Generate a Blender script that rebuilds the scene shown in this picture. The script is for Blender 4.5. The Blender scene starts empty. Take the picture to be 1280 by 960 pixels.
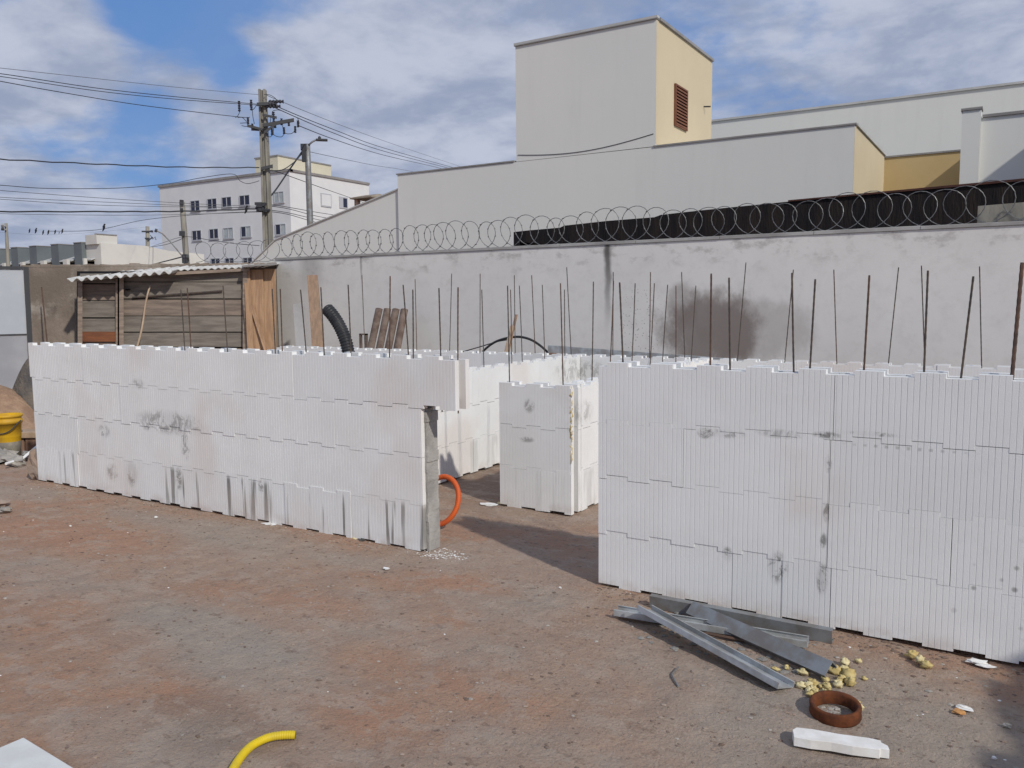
import bpy, math, random
from mathutils import Vector, Matrix, noise as mn
R = math.radians
rnd = random.Random(7)
sc = bpy.context.scene
COL = sc.collection
H = 1.58
# ------------------------------------------------------------------ camera
cam_d = bpy.data.cameras.new('camera'); cam = bpy.data.objects.new('camera', cam_d); COL.objects.link(cam)
YAW, PIT, ROLL, F_PX = R(31.45), R(5.717), R(-.517), 1029.28
cF = Vector((-math.sin(YAW)*math.cos(PIT), math.cos(YAW)*math.cos(PIT), -math.sin(PIT)))
r0 = Vector((math.cos(YAW), math.sin(YAW), 0)); u0 = r0.cross(cF)
cR = r0*math.cos(ROLL) + u0*math.sin(ROLL); cU = -r0*math.sin(ROLL) + u0*math.cos(ROLL)
m = Matrix((cR, cU, -cF)).transposed().to_4x4(); m.translation = (0, 0, H); cam.matrix_world = m
cam_d.sensor_width = 36; cam_d.lens = 36*F_PX/1280; cam_d.clip_end = 3000; cam_d.clip_start = .05
sc.camera = cam
# measuring helpers: where a sight line meets a plane that stands in the place
def ray(x, y): return cF + cR*((x-640)/F_PX) - cU*((y-480)/F_PX)
O = Vector((0, 0, H))
def atZ(x, y, z=0): v = ray(x, y); return O + v*((z-H)/v.z)
def atY(x, y, Y): v = ray(x, y); return O + v*(Y/v.y)
def atX(x, y, X): v = ray(x, y); return O + v*(X/v.x)
def atD(x, y, d): v = ray(x, y); return O + v*(d/math.hypot(v.x, v.y))
def atF(x, y, d): v = ray(x, y); return O + v*(d/math.hypot(cF.x, cF.y)/ (v.x*cF.x+v.y*cF.y)*(cF.x**2+cF.y**2))

# ------------------------------------------------------------------ materials
class NT:
    def __init__(s, name):
        s.m = bpy.data.materials.new(name); s.m.use_nodes = True
        s.n = s.m.node_tree; s.b = s.n.nodes['Principled BSDF']; s.pos = None
        s.b.inputs['Specular IOR Level'].default_value = .25
    def new(s, t, **k):
        o = s.n.nodes.new(t)
        for a, v in k.items(): setattr(o, a, v)
        return o
    def ln(s, a, b): s.n.links.new(a, b)
    def P(s):
        if s.pos is None: s.pos = s.new('ShaderNodeNewGeometry').outputs['Position']
        return s.pos
    def map(s, scale=(1, 1, 1), loc=(0, 0, 0)):
        o = s.new('ShaderNodeMapping'); o.inputs['Scale'].default_value = scale; o.inputs['Location'].default_value = loc
        s.ln(s.P(), o.inputs['Vector']); return o.outputs[0]
    def noise(s, scale, detail=4, rough=.55, mp=(1, 1, 1), loc=(0, 0, 0), dist=0):
        o = s.new('ShaderNodeTexNoise'); o.inputs['Scale'].default_value = scale; o.inputs['Detail'].default_value = detail
        o.inputs['Roughness'].default_value = rough; o.inputs['Distortion'].default_value = dist
        s.ln(s.map(mp, loc), o.inputs['Vector']); return o.outputs['Fac']
    def ramp(s, fac, a, b, va=0, vb=1, smooth=True):
        o = s.new('ShaderNodeMapRange'); o.interpolation_type = 'SMOOTHSTEP' if smooth else 'LINEAR'
        o.inputs[1].default_value = a; o.inputs[2].default_value = b; o.inputs[3].default_value = va; o.inputs[4].default_value = vb
        s.ln(fac, o.inputs[0]); return o.outputs[0]
    def math(s, op, a, b=None, clamp=False):
        o = s.new('ShaderNodeMath', operation=op); o.use_clamp = clamp
        for i, v in enumerate((a, b)):
            if v is None: continue
            if isinstance(v, (int, float)): o.inputs[i].default_value = v
            else: s.ln(v, o.inputs[i])
        return o.outputs[0]
    def mix(s, fac, a, b):
        o = s.new('ShaderNodeMix', data_type='RGBA')
        if isinstance(fac, (int, float)): o.inputs[0].default_value = fac
        else: s.ln(fac, o.inputs[0])
        for i, v in ((6, a), (7, b)):
            if isinstance(v, tuple): o.inputs[i].default_value = (*v[:3], 1)
            else: s.ln(v, o.inputs[i])
        return o.outputs[2]
    def blob(s, c, r):
        """soft ellipsoid mask round a place in the scene, 1 at its middle"""
        o = s.new('ShaderNodeVectorMath', operation='SUBTRACT'); s.ln(s.P(), o.inputs[0]); o.inputs[1].default_value = c
        d = s.new('ShaderNodeVectorMath', operation='DIVIDE'); s.ln(o.outputs[0], d.inputs[0]); d.inputs[1].default_value = r
        l = s.new('ShaderNodeVectorMath', operation='LENGTH'); s.ln(d.outputs[0], l.inputs[0])
        return s.ramp(l.outputs['Value'], .35, 1, 1, 0)
    def sep(s):
        o = s.new('ShaderNodeSeparateXYZ'); s.ln(s.P(), o.inputs[0]); return o.outputs
    def color(s, c):
        if isinstance(c, tuple): s.b.inputs['Base Color'].default_value = (*c[:3], 1)
        else: s.ln(c, s.b.inputs['Base Color'])
    def bump(s, h, strength=.3, dist=.01):
        o = s.new('ShaderNodeBump'); o.inputs['Strength'].default_value = strength; o.inputs['Distance'].default_value = dist
        s.ln(h, o.inputs['Height']); s.ln(o.outputs[0], s.b.inputs['Normal'])
    def rough(s, v): s.b.inputs['Roughness'].default_value = v
    def metal(s, v): s.b.inputs['Metallic'].default_value = v

def simple(name, c1, c2=None, scale=3, rough=.85, bump=.0, bscale=40, bdist=.005, mp=(1, 1, 1), metal=0, lo=.35, hi=.65):
    t = NT(name); t.rough(rough); t.metal(metal)
    if c2: t.color(t.mix(t.ramp(t.noise(scale, 6, .6, mp), lo, hi), c1, c2))
    else: t.color(c1)
    if bump: t.bump(t.noise(bscale, 4, .6, mp), bump, bdist)
    return t.m

def eps_material():
    t = NT('expanded_foam'); t.rough(.9)
    oi = t.new('ShaderNodeObjectInfo').outputs['Random']
    base = t.mix(oi, (.735, .745, .745), (.79, .795, .79))
    mott = t.ramp(t.noise(2.2, 6, .65), .35, .7)
    base = t.mix(t.math('MULTIPLY', mott, .35), base, (.64, .63, .615))
    x, y, z = t.sep()
    # rain and slurry dribbles that start at the lowest joint of the front walls
    streak = t.ramp(t.noise(1, 3, .5, (17, 6, .9), (0, 0, 3)), .54, .63)
    low = t.math('MULTIPLY', t.ramp(z, .0, .08, .75, 1), t.ramp(z, .27, .325, 1, 0))
    where = t.math('MAXIMUM', t.ramp(t.noise(1.1, 2, .5, (1, 1, .2), (5.1, 0, 0)), .44, .58), t.ramp(t.math('ABSOLUTE', t.math('SUBTRACT', x, -4.6)), .9, 1.5, 1, 0))
    frontm = t.math('MULTIPLY', t.ramp(y, 4.3, 4.5, 1, .25), t.ramp(x, -2.6, -2.4, 1, 0))
    s1 = t.math('MULTIPLY', t.math('MULTIPLY', streak, low), t.math('MULTIPLY', where, frontm))
    # fine grey drips anywhere
    fs = t.ramp(t.noise(1, 4, .6, (34, 12, 2.0), (2, 0, 0)), .655, .73)
    fw = t.ramp(t.noise(1.7, 3, .6, (1, 1, 1), (9, 3, 1)), .55, .68)
    s2 = t.math('MULTIPLY', t.math('MULTIPLY', fs, fw), .55)
    dirt = t.math('MAXIMUM', s1, s2)
    # mortar smears where hands and trowels hit the blocks
    crumb = t.ramp(t.noise(11, 10, .78, (1, 1, .75), (3, 1, 6), .8), .45, .555)
    haze_ = t.ramp(t.noise(6, 6, .6, (1, 1, .6), (1, 5, 2)), .35, .65, .05, .30)
    crumb = t.math('MAXIMUM', crumb, haze_)
    for c, r, k in SMEARS:
        dirt = t.math('MAXIMUM', dirt, t.math('MULTIPLY', t.math('MULTIPLY', t.blob(c, r), crumb), k))
    # dashed row of trowel dots on the right wall
    px = t.math('FRACT', t.math('MULTIPLY', x, 22))
    dash = t.math('MULTIPLY', t.ramp(px, .25, .35, 0, 1), t.ramp(px, .55, .7, 1, 0))
    row = t.math('MULTIPLY', t.blob((-.4, 4.05, .905), (.34, .1, .011)), dash)
    dirt = t.math('MAXIMUM', dirt, t.math('MULTIPLY', row, .42))
    # spots of splashed slurry low on the right end
    vor = t.new('ShaderNodeTexVoronoi'); vor.inputs['Scale'].default_value = 13; t.ln(t.P(), vor.inputs['Vector'])
    spot = t.math('MULTIPLY', t.ramp(vor.outputs['Distance'], .10, .22, 1, 0), t.blob((-.03, 4.05, .30), (.22, .3, .34)))
    dirt = t.math('MAXIMUM', dirt, t.math('MULTIPLY', spot, .75))
    col = t.mix(t.math('MULTIPLY', dirt, .92), base, (.19, .185, .175))
    # faint soil splash near the ground
    sp = t.math('MULTIPLY', t.ramp(z, 0, .10, 1, 0), t.ramp(t.noise(9, 4, .6), .4, .65))
    col = t.mix(t.math('MULTIPLY', sp, .38), col, (.42, .33, .27))
    warm = t.math('MULTIPLY', t.ramp(t.noise(1.3, 3, .5, (1, 1, 1), (4, 4, 4)), .54, .72), .34)
    col = t.mix(warm, col, (.62, .52, .46))
    t.color(col)
    bead = t.new('ShaderNodeTexVoronoi'); bead.inputs['Scale'].default_value = 190; t.ln(t.P(), bead.inputs['Vector'])
    t.bump(t.math('ADD', bead.outputs['Distance'], t.math('MULTIPLY', t.noise(30, 4, .6), 1.2)), .16, .002)
    return t.m
SMEARS = [((-5.62, 4.05, .66), (.52, .2, .12), .7), ((-5.9, 4.05, .62), (.13, .2, .06), .7), ((-5.45, 4.05, .50), (.07, .2, .16), .8),
          ((-6.5, 4.05, .53), (.10, .2, .07), .8), ((-6.42, 4.05, .18), (.10, .2, .10), .8), ((-6.15, 4.05, .20), (.10, .2, .14), .9),
          ((-5.55, 4.05, .22), (.06, .2, .12), .9), ((-4.62, 4.05, .26), (.05, .2, .07), .8), ((-6.0, 4.05, .95), (.10, .2, .06), .5),
          ((-1.32, 4.05, .905), (.06, .2, .04), 1), ((-2.2, 4.05, .2), (.05, .2, .1), 0), ((-1.22, 4.05, .91), (.12, .2, .03), .6), ((-.74, 4.05, .94), (.08, .2, .022), .95), ((-.55, 4.05, .96), (.16, .2, .015), .75),
          ((-.95, 4.05, .93), (.14, .2, .03), .5), ((-.73, 4.05, .80), (.022, .2, .05), .95), ((-.73, 4.05, .57), (.022, .2, .06), .95), ((-.74, 4.05, .43), (.02, .2, .05), .9),
          ((-.74, 4.05, .24), (.035, .2, .10), 1), ((-.95, 4.05, .26), (.06, .2, .10), 1), ((-1.2, 4.05, .29), (.035, .2, .05), .9),
          ((-3.1, 5.31, .80), (.06, .1, .07), .7), ((-3.12, 5.31, .54), (.08, .1, .03), .7), ((-2.74, 5.5, .75), (.1, .2, .12), .5),
          ((-4.2, 8.2, .8), (.4, .5, .2), .5), ((-4.2, 8.5, .75), (.6, .3, .2), .55)]

M = {}
M['eps'] = eps_material()
M['eps_plain'] = simple('foam_offcut', (.80, .80, .79), (.66, .64, .60), 7, .9, .4, 150, .002)
M['core'] = simple('rough_concrete', (.40, .385, .36), (.28, .265, .25), 6, .95, .8, 60, .01)
M['steel'] = simple('rebar_steel', (.055, .05, .048), (.10, .075, .06), 20, .7, .3, 200, .002)
M['steel_rust'] = simple('rusty_rebar_steel', (.075, .052, .042), (.12, .072, .052), 18, .8, .3, 200, .002)
M['conc_post'] = simple('weathered_concrete', (.29, .275, .235), (.205, .195, .17), 4, .9, .5, 40, .01, (1, 1, .3))
M['galv'] = simple('galvanised_steel', (.52, .55, .57), (.36, .36, .35), 9, .5, .15, 60, .002, metal=.45)
M['galv_dark'] = simple('dull_galvanised_steel', (.28, .30, .315), (.21, .195, .18), 9, .55, .15, 60, .002, metal=.4)
M['wire'] = simple('wire_insulation', (.035, .037, .042), None, rough=.6)
M['wire_grey'] = simple('aluminium_wire', (.10, .105, .115), None, rough=.5)
M['razor'] = simple('razor_wire_steel', (.15, .155, .16), (.24, .24, .24), 8, .5, metal=.4)
M['hard'] = simple('line_hardware', (.05, .052, .058), None, rough=.5)
M['porc'] = simple('insulator_polymer', (.045, .045, .055), None, rough=.35)
M['white'] = simple('white_paint', (.66, .665, .67), (.62, .63, .64), 1.2, .8)
M['white2'] = simple('off_white_render', (.60, .59, .55), (.55, .54, .51), .8, .85)
M['cream'] = simple('cream_paint', (.56, .52, .40), (.52, .485, .37), .6, .85)
M['yellow'] = simple('sand_yellow_paint', (.52, .39, .20), (.48, .355, .175), .7, .85)
M['yellow_pale'] = simple('pale_sand_paint', (.56, .48, .335), (.525, .45, .315), .5, .85)
M['grey_box'] = simple('slate_grey_paint', (.145, .165, .175), (.12, .137, .15), .5, .8)
M['roof_fc'] = simple('fibre_cement_roof', (.33, .325, .28), (.26, .25, .22), 1.0, .9)
M['dark'] = simple('dark_opening', (.012, .012, .015), None, rough=.9)
M['glass'] = simple('window_glass', (.016, .022, .05), (.03, .035, .06), .5, .15)
M['alum'] = simple('white_window_frame', (.42, .43, .46), None, rough=.5)
M['louver'] = simple('brown_louver', (.20, .085, .045), (.15, .06, .035), 5, .6)
M['curtain'] = simple('pale_curtain', (.42, .47, .48), (.34, .38, .4), 2, .9)
M['coping'] = simple('coping_stone', (.40, .395, .38), (.28, .27, .26), 1.6, .9, .3, 30)
M['flash'] = simple('dark_metal_flashing', (.22, .21, .205), (.28, .27, .26), 1.6, .6)
M['flash_lt'] = simple('pale_metal_flashing', (.5, .5, .49), (.42, .42, .41), 1.6, .6)
M['black_net'] = simple('black_shade_net', (.009, .0085, .010), (.024, .018, .016), 2.5, .95, .5, 14, .04, (2.5, 1, .4))
M['rust_trim'] = simple('rusty_edge_trim', (.085, .035, .026), (.05, .022, .018), 3, .8)
M['fc_white'] = simple('whitened_fibre_cement', (.66, .65, .62), (.46, .45, .43), 5, .9, .3, 40)
M['board'] = simple('weathered_board', (.27, .215, .175), (.165, .135, .115), 2.2, .9, .5, 12, .006, (1, 1, 9))
M['board_lt'] = simple('pale_weathered_board', (.33, .262, .21), (.22, .172, .14), 2.4, .9, .5, 12, .006, (1, 1, 9))
M['board_grn'] = simple('mossy_grey_board', (.235, .21, .18), (.155, .135, .118), 2.0, .9, .5, 12, .006, (1, 1, 7))
M['board_red'] = simple('red_brown_board', (.24, .095, .045), (.17, .07, .04), 3, .85, .4, 12, .005, (1, 1, 9))
M['plank'] = simple('orange_pine', (.42, .27, .165), (.31, .19, .115), 2.5, .8, .4, 14, .005, (9, 9, .8))
M['plank_br'] = simple('brown_timber', (.33, .225, .155), (.25, .17, .12), 3, .85, .4, 14, .005, (9, 9, .8))
M['stick'] = simple('bare_stick', (.46, .35, .25), (.34, .25, .18), 8, .85, .4, 40, .004)
M['grey_board'] = simple('grey_fibre_sheet', (.34, .33, .325), (.29, .28, .275), 3, .9)
M['tile'] = simple('weathered_clay_tile', (.115, .08, .065), (.19, .145, .12), 9, .9, .6, 60, .006)
M['hose_blk'] = simple('black_corrugated_plastic', (.022, .023, .026), (.04, .04, .042), 10, .45)
M['hose_org'] = simple('orange_plastic', (.62, .115, .022), (.52, .10, .03), 9, .45)
M['hose_yel'] = simple('yellow_plastic', (.68, .50, .015), (.56, .42, .03), 14, .45)
M['bucket_y'] = simple('bucket_yellow', (.62, .36, .015), (.5, .29, .03), 7, .5)
M['bucket_w'] = simple('bucket_scuffed', (.40, .36, .27), (.26, .24, .21), 9, .7)
M['pu'] = simple('cured_spray_foam', (.62, .52, .25), (.48, .37, .15), 14, .8, .6, 50, .006)
M['pu_pale'] = simple('pale_spray_foam', (.68, .60, .36), (.55, .46, .24), 14, .8, .6, 50, .006)
M['rust'] = simple('heavy_rust', (.15, .048, .018), (.085, .03, .015), 22, .9, .7, 120, .003)
M['cardb'] = simple('orange_brown_scrap', (.5, .26, .10), None, rough=.9)
M['sheet'] = simple('white_sheet_board', (.66, .67, .65), (.58, .58, .56), 5, .7, .15, 60)
M['hoard'] = simple('hoarding_metal', (.37, .40, .44), (.44, .465, .50), .9, .6, .15, 5)
M['hoard_low'] = simple('dusty_hoarding_metal', (.27, .275, .30), (.34, .345, .365), 1.2, .7, .15, 5)
M['stone'] = simple('rubble_stone', (.27, .195, .15), (.34, .27, .22), 6, .95, .6, 30, .01)
M['dark_stone'] = simple('dark_soil_clod', (.15, .105, .08), (.20, .15, .12), 9, .95, .6, 40, .01)
M['pale_rubble'] = simple('pale_rubble', (.40, .37, .33), (.28, .26, .23), 8, .95, .6, 40, .01)
M['grey_rubble'] = simple('grey_rubble', (.20, .19, .175), (.28, .27, .25), 8, .95, .6, 40, .01)
M['sand'] = simple('red_sand', (.36, .24, .16), (.26, .165, .11), 7, .95, .9, 22, .03)
M['darksand'] = simple('damp_grey_sand', (.085, .08, .078), (.16, .135, .11), 5, .95, .9, 22, .03)
M['clay_brick'] = simple('clay_block', (.28, .17, .12), (.20, .13, .10), 6, .95, .5, 50)
M['bird'] = simple('dark_feathers', (.02, .02, .022), None, rough=.8)
M['roof_tile'] = simple('faded_roof_tile', (.30, .26, .20), (.22, .17, .13), 2, .9)
M['brick_red'] = simple('terracotta_brick', (.36, .14, .075), (.55, .45, .36), 1.6, .9)

def plaster_grey():
    t = NT('painted_cement_wall'); t.rough(.92)
    x, y, z = t.sep()
    c = t.mix(t.ramp(t.noise(.7, 5, .6), .3, .7), (.70, .685, .66), (.645, .63, .61))
    c = t.mix(t.math('MULTIPLY', t.ramp(t.noise(5, 6, .7), .45, .7), .3), c, (.50, .48, .46))
    # algae and water marks creeping down from the coping in loops
    band = t.ramp(z, 1.78, 2.28, 0, 1)
    n = t.ramp(t.noise(3.2, 7, .65, (1, 1, 1.6)), .50, .66)
    c = t.mix(t.math('MULTIPLY', t.math('MULTIPLY', band, n), .62), c, (.33, .31, .29))
    # one black run below the joint of the coping, and the brown damp patch beside it
    wob = t.math('MULTIPLY', t.math('SUBTRACT', t.noise(3, 3, .5), .5), .12)
    for X0, w, z0, k in ((-4.62, .05, 1.0, .9), (-8.9, .02, 1.55, .55), (-10.0, .25, 1.5, .35)):
        d = t.math('ABSOLUTE', t.math('ADD', t.math('SUBTRACT', x, X0), wob))
        run = t.math('MULTIPLY', t.ramp(d, w*.25, w*1.5, 1, 0), t.ramp(z, z0, 2.3, .1, 1))
        run = t.math('MULTIPLY', run, t.ramp(z, z0-.1, z0+.5, 0, 1))
        c = t.mix(t.math('MULTIPLY', run, k), c, (.085, .078, .072))
    edge = t.math('SUBTRACT', t.noise(2.6, 9, .68, (1, 1, .7)), .5)
    for cc, rr, k in (((-3.25, 10, 1.15), (.95, .6, .80), .85), ((-3.6, 10, 1.5), (.30, .5, .45), .5), ((-2.7, 10, 1.2), (1.0, .6, .6), .35)):
        c = t.mix(t.math('MULTIPLY', t.ramp(t.math('ADD', t.blob(cc, rr), t.math('MULTIPLY', edge, 1.9)), .18, .95), k), c, (.185, .15, .135))
    vor = t.new('ShaderNodeTexVoronoi'); vor.inputs['Scale'].default_value = 26; t.ln(t.P(), vor.inputs['Vector'])
    sp = t.math('MULTIPLY', t.ramp(vor.outputs['Distance'], .12, .25, 1, 0), t.blob((-4.15, 10, 1.25), (.42, .6, .75)))
    c = t.mix(t.math('MULTIPLY', sp, .6), c, (.12, .11, .10))
    t.color(c); t.bump(t.noise(22, 6, .65), .14, .010); return t.m
M['plaster'] = plaster_grey()
def plaster_brown():
    t = NT('bare_cement_render'); t.rough(.95)
    c = t.mix(t.ramp(t.noise(1.3, 7, .65), .35, .65), (.175, .142, .115), (.27, .222, .182))
    c = t.mix(t.math('MULTIPLY', t.ramp(t.noise(.9, 6, .7, (1, 1, 1), (3, 1, 0)), .52, .66), .7), c, (.40, .36, .315))
    c = t.mix(t.math('MULTIPLY', t.ramp(t.noise(2.6, 6, .7, (1, 1, .6), (8, 1, 0)), .56, .7), .6), c, (.10, .085, .075))
    t.color(c); t.bump(t.noise(14, 7, .7), .6, .02); return t.m
M['brownwall'] = plaster_brown()
def paint_building():
    t = NT('pale_grey_facade_paint'); t.rough(.9)
    c = t.mix(t.ramp(t.noise(.25, 5, .6), .35, .65), (.675, .675, .64), (.645, .65, .625))
    c = t.mix(t.math('MULTIPLY', t.ramp(t.noise(1.1, 5, .6, (3, 1, .25)), .5, .75), .16), c, (.52, .51, .49))
    t.color(c); t.bump(t.noise(9, 4, .6), .12, .01); return t.m
M['facade'] = paint_building()
def soil():
    t = NT('red_soil'); t.rough(.97)
    big = t.ramp(t.noise(.62, 5, .6, (1, 1.5, 1), (1.7, .4, 0), .6), .40, .62)
    c = t.mix(big, (.375, .222, .145), (.36, .268, .205))
    mid = t.ramp(t.noise(2.4, 7, .68, (1, 1.4, 1), (3, 2, 0), .4), .38, .66)
    c = t.mix(t.math('MULTIPLY', mid, .55), c, (.315, .232, .182))
    # cement dust trodden into the ground: grey patches where blocks were filled
    ed = t.math('MULTIPLY', t.math('SUBTRACT', t.noise(3.0, 6, .65), .5), 1.5)
    for cc, rr, k in (((-3.3, 2.55, 0), (.9, .28, 1), .7), ((-2.75, 2.35, 0), (.7, .3, 1), .65), ((-2.4, 3.0, 0), (.8, .25, 1), .45), ((-2.25, 3.65, 0), (.55, .4, 1), .55), ((-4.6, 3.72, 0), (2.0, .28, 1), .55), ((-7.2, 3.7, 0), (.7, .35, 1), .55),
                      ((-.4, 3.1, 0), (.9, 1.0, 1), .75), ((-1.1, 3.4, 0), (.8, .6, 1), .5), ((-4.8, 2.6, 0), (.8, .3, 1), .45), ((-2.6, 1.75, 0), (.6, .3, 1), .5), ((-1.3, 2.3, 0), (.8, .5, 1), .4)):
        c = t.mix(t.math('MULTIPLY', t.math('ADD', t.blob(cc, rr), t.math('MULTIPLY', ed, t.blob(cc, rr)), True), k), c, (.335, .295, .25))
    for cc, rr, k in (((-5.4, 3.15, 0), (1.5, .42, 1), .6), ((-3.1, 3.05, 0), (.6, .22, 1), .55), ((-2.65, 3.72, 0), (.55, .16, 1), .6), ((-1.75, 2.65, 0), (.5, .28, 1), .5), ((-2.0, 2.3, 0), (.5, .25, 1), .4)):
        c = t.mix(t.math('MULTIPLY', t.math('ADD', t.blob(cc, rr), t.math('MULTIPLY', ed, t.blob(cc, rr)), True), k), c, (.385, .212, .132))
    # darker brown patches of ground
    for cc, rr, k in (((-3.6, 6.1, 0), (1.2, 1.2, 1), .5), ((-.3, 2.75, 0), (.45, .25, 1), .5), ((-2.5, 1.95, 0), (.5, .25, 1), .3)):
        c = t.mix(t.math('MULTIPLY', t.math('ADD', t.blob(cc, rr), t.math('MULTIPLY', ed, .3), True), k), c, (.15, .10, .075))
    flake = t.ramp(t.noise(4.2, 12, .74, (1, 1.3, 1), (7, 3, 0)), .50, .58)
    c = t.mix(t.math('MULTIPLY', flake, .5), c, (.40, .325, .265))
    pit = t.ramp(t.noise(7.5, 10, .74, (1, 1.6, 1), (2, 9, 0)), .56, .64)
    c = t.mix(t.math('MULTIPLY', pit, .5), c, (.175, .118, .088))
    grit = t.ramp(t.noise(38, 5, .7), .52, .70)
    c = t.mix(t.math('MULTIPLY', grit, .45), c, (.38, .33, .285))
    grit2 = t.ramp(t.noise(52, 4, .7, (1, 1, 1), (3, 3, 3)), .57, .70)
    c = t.mix(t.math('MULTIPLY', grit2, .6), c, (.13, .095, .078))
    t.color(c)
    h = t.math('ADD', t.math('ADD', t.noise(14, 9, .74), t.math('MULTIPLY', t.noise(70, 5, .7), .5)), t.math('MULTIPLY', t.noise(4, 6, .7), 1.2))
    t.bump(h, .85, .02); return t.m
M['soil'] = soil()

# ------------------------------------------------------------------ mesh builder
class MB:
    def __init__(s): s.v = []; s.f = []; s.mi = []; s.cur = 0; s.smooth = False
    def add(s, vs, fs):
        n = len(s.v); s.v += [Vector(a) for a in vs]; s.f += [tuple(i+n for i in f) for f in fs]; s.mi += [s.cur]*len(fs); return s
    def hexa(s, p):   # 8 points: bottom 4 ccw, top 4
        return s.add(p, [(3, 2, 1, 0), (4, 5, 6, 7), (0, 1, 5, 4), (1, 2, 6, 5), (2, 3, 7, 6), (3, 0, 4, 7)])
    def box(s, a, b):
        (x0, y0, z0), (x1, y1, z1) = a, b
        return s.hexa([(x0, y0, z0), (x1, y0, z0), (x1, y1, z0), (x0, y1, z0), (x0, y0, z1), (x1, y0, z1), (x1, y1, z1), (x0, y1, z1)])
    def obox(s, c, ux, uy, uz):  # centre and three half vectors
        c, ux, uy, uz = map(Vector, (c, ux, uy, uz))
        return s.hexa([c-ux-uy-uz, c+ux-uy-uz, c+ux+uy-uz, c-ux+uy-uz, c-ux-uy+uz, c+ux-uy+uz, c+ux+uy+uz, c-ux+uy+uz])
    def prism(s, poly, off):     # planar polygon swept by a vector
        off = Vector(off); n = len(poly); a = [Vector(p) for p in poly]
        fs = [tuple(range(n))[::-1], tuple(range(n, 2*n))] + [(i, (i+1) % n, (i+1) % n+n, i+n) for i in range(n)]
        return s.add(a+[p+off for p in a], fs)
    def tube(s, pts, r, k=8, cap=True):
        pts = [Vector(p) for p in pts]; n = len(pts)
        rs = r if isinstance(r, (list, tuple)) else [r]*n
        t0 = (pts[1]-pts[0]).normalized(); up = Vector((0, 0, 1)) if abs(t0.z) < .9 else Vector((1, 0, 0))
        a = t0.cross(up).normalized(); vs = []
        for i, p in enumerate(pts):
            t = (pts[min(i+1, n-1)]-pts[max(i-1, 0)]).normalized()
            a = (a-t*a.dot(t)).normalized(); b = t.cross(a)
            for j in range(k):
                w = 2*math.pi*j/k; vs.append(p+(a*math.cos(w)+b*math.sin(w))*rs[i])
        fs = [(i*k+j, i*k+(j+1) % k, (i+1)*k+(j+1) % k, (i+1)*k+j) for i in range(n-1) for j in range(k)]
        if cap: fs += [tuple(range(k))[::-1], tuple(range((n-1)*k, n*k))]
        return s.add(vs, fs)
    def lathe(s, c, prof, k=24):
        c = Vector(c); vs = []; n = len(prof)
        for r, z in prof:
            for j in range(k): w = 2*math.pi*j/k; vs.append(c+Vector((r*math.cos(w), r*math.sin(w), z)))
        return s.add(vs, [(i*k+j, i*k+(j+1) % k, (i+1)*k+(j+1) % k, (i+1)*k+j) for i in range(n-1) for j in range(k)])
    def blob(s, c, r, seed=0, k=10, rings=7, amp=.3, fr=1.6):
        c = Vector(c); r = Vector(r) if not isinstance(r, (int, float)) else Vector((r, r, r)); vs = []
        for i in range(rings+1):
            th = math.pi*i/rings
            for j in range(k):
                w = 2*math.pi*j/k; d = Vector((math.sin(th)*math.cos(w), math.sin(th)*math.sin(w), math.cos(th)))
                q = 1+amp*mn.noise(d*fr+Vector((seed*3.7, seed*1.3, seed)))*1.6
                vs.append(c+Vector((d.x*r.x, d.y*r.y, d.z*r.z))*q)
        return s.add(vs, [(i*k+j, (i+1)*k+j, (i+1)*k+(j+1) % k, i*k+(j+1) % k) for i in range(rings) for j in range(k)])
    def build(s, name, mats, parent=None, smooth=None, bevel=0, fix=True):
        loc = parent_loc(parent)
        me = bpy.data.meshes.new(name)
        me.from_pydata([v-loc for v in s.v], [], s.f)
        for mm in (mats if isinstance(mats, (list, tuple)) else [mats]): me.materials.append(mm)
        for p, i in zip(me.polygons, s.mi): p.material_index = i
        if smooth if smooth is not None else s.smooth:
            for p in me.polygons: p.use_smooth = True
        if fix:
            import bmesh
            b = bmesh.new(); b.from_mesh(me); bmesh.ops.recalc_face_normals(b, faces=b.faces); b.to_mesh(me); b.free()
        me.update(); o = bpy.data.objects.new(name, me); COL.objects.link(o)
        if parent: o.parent = parent
        if bevel:
            bm = o.modifiers.new('bevel', 'BEVEL'); bm.width = bevel; bm.segments = 2; bm.limit_method = 'ANGLE'
        return o
def parent_loc(p):
    l = Vector((0, 0, 0))
    while p: l = l+p.location; p = p.parent
    return l
def tag(o, label, cat, group=None):
    o['label'] = label; o['category'] = cat
    if group: o['group'] = group
    return o
def kind(o, k): o['kind'] = k; return o
def thing(name, loc, label, cat, group=None):
    o = bpy.data.objects.new(name, None); COL.objects.link(o); o.location = Vector(loc); o.empty_display_size = .1
    return tag(o, label, cat, group)

# ------------------------------------------------------------------ world and sun
SUN_EL, SUN_AZ = 36.0, (.905, -.425)
w = bpy.data.worlds.new('World'); sc.world = w; w.use_nodes = True
nt = w.node_tree; nt.nodes.clear()
def wn(t, **k):
    o = nt.nodes.new(t)
    for a, v in k.items(): setattr(o, a, v)
    return o
def wl(a, b): nt.links.new(a, b)
out = wn('ShaderNodeOutputWorld'); bg = wn('ShaderNodeBackground'); wl(bg.outputs[0], out.inputs[0]); bg.inputs[1].default_value = .115
sky = wn('ShaderNodeTexSky', sky_type='NISHITA'); sky.sun_disc = False; sky.sun_elevation = R(SUN_EL)
sky.sun_rotation = math.atan2(SUN_AZ[0], SUN_AZ[1]); sky.air_density = 1.0; sky.dust_density = .6; sky.ozone_density = 2.0
tc = wn('ShaderNodeTexCoord').outputs['Generated']
sp = wn('ShaderNodeSeparateXYZ'); wl(tc, sp.inputs[0])
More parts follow.
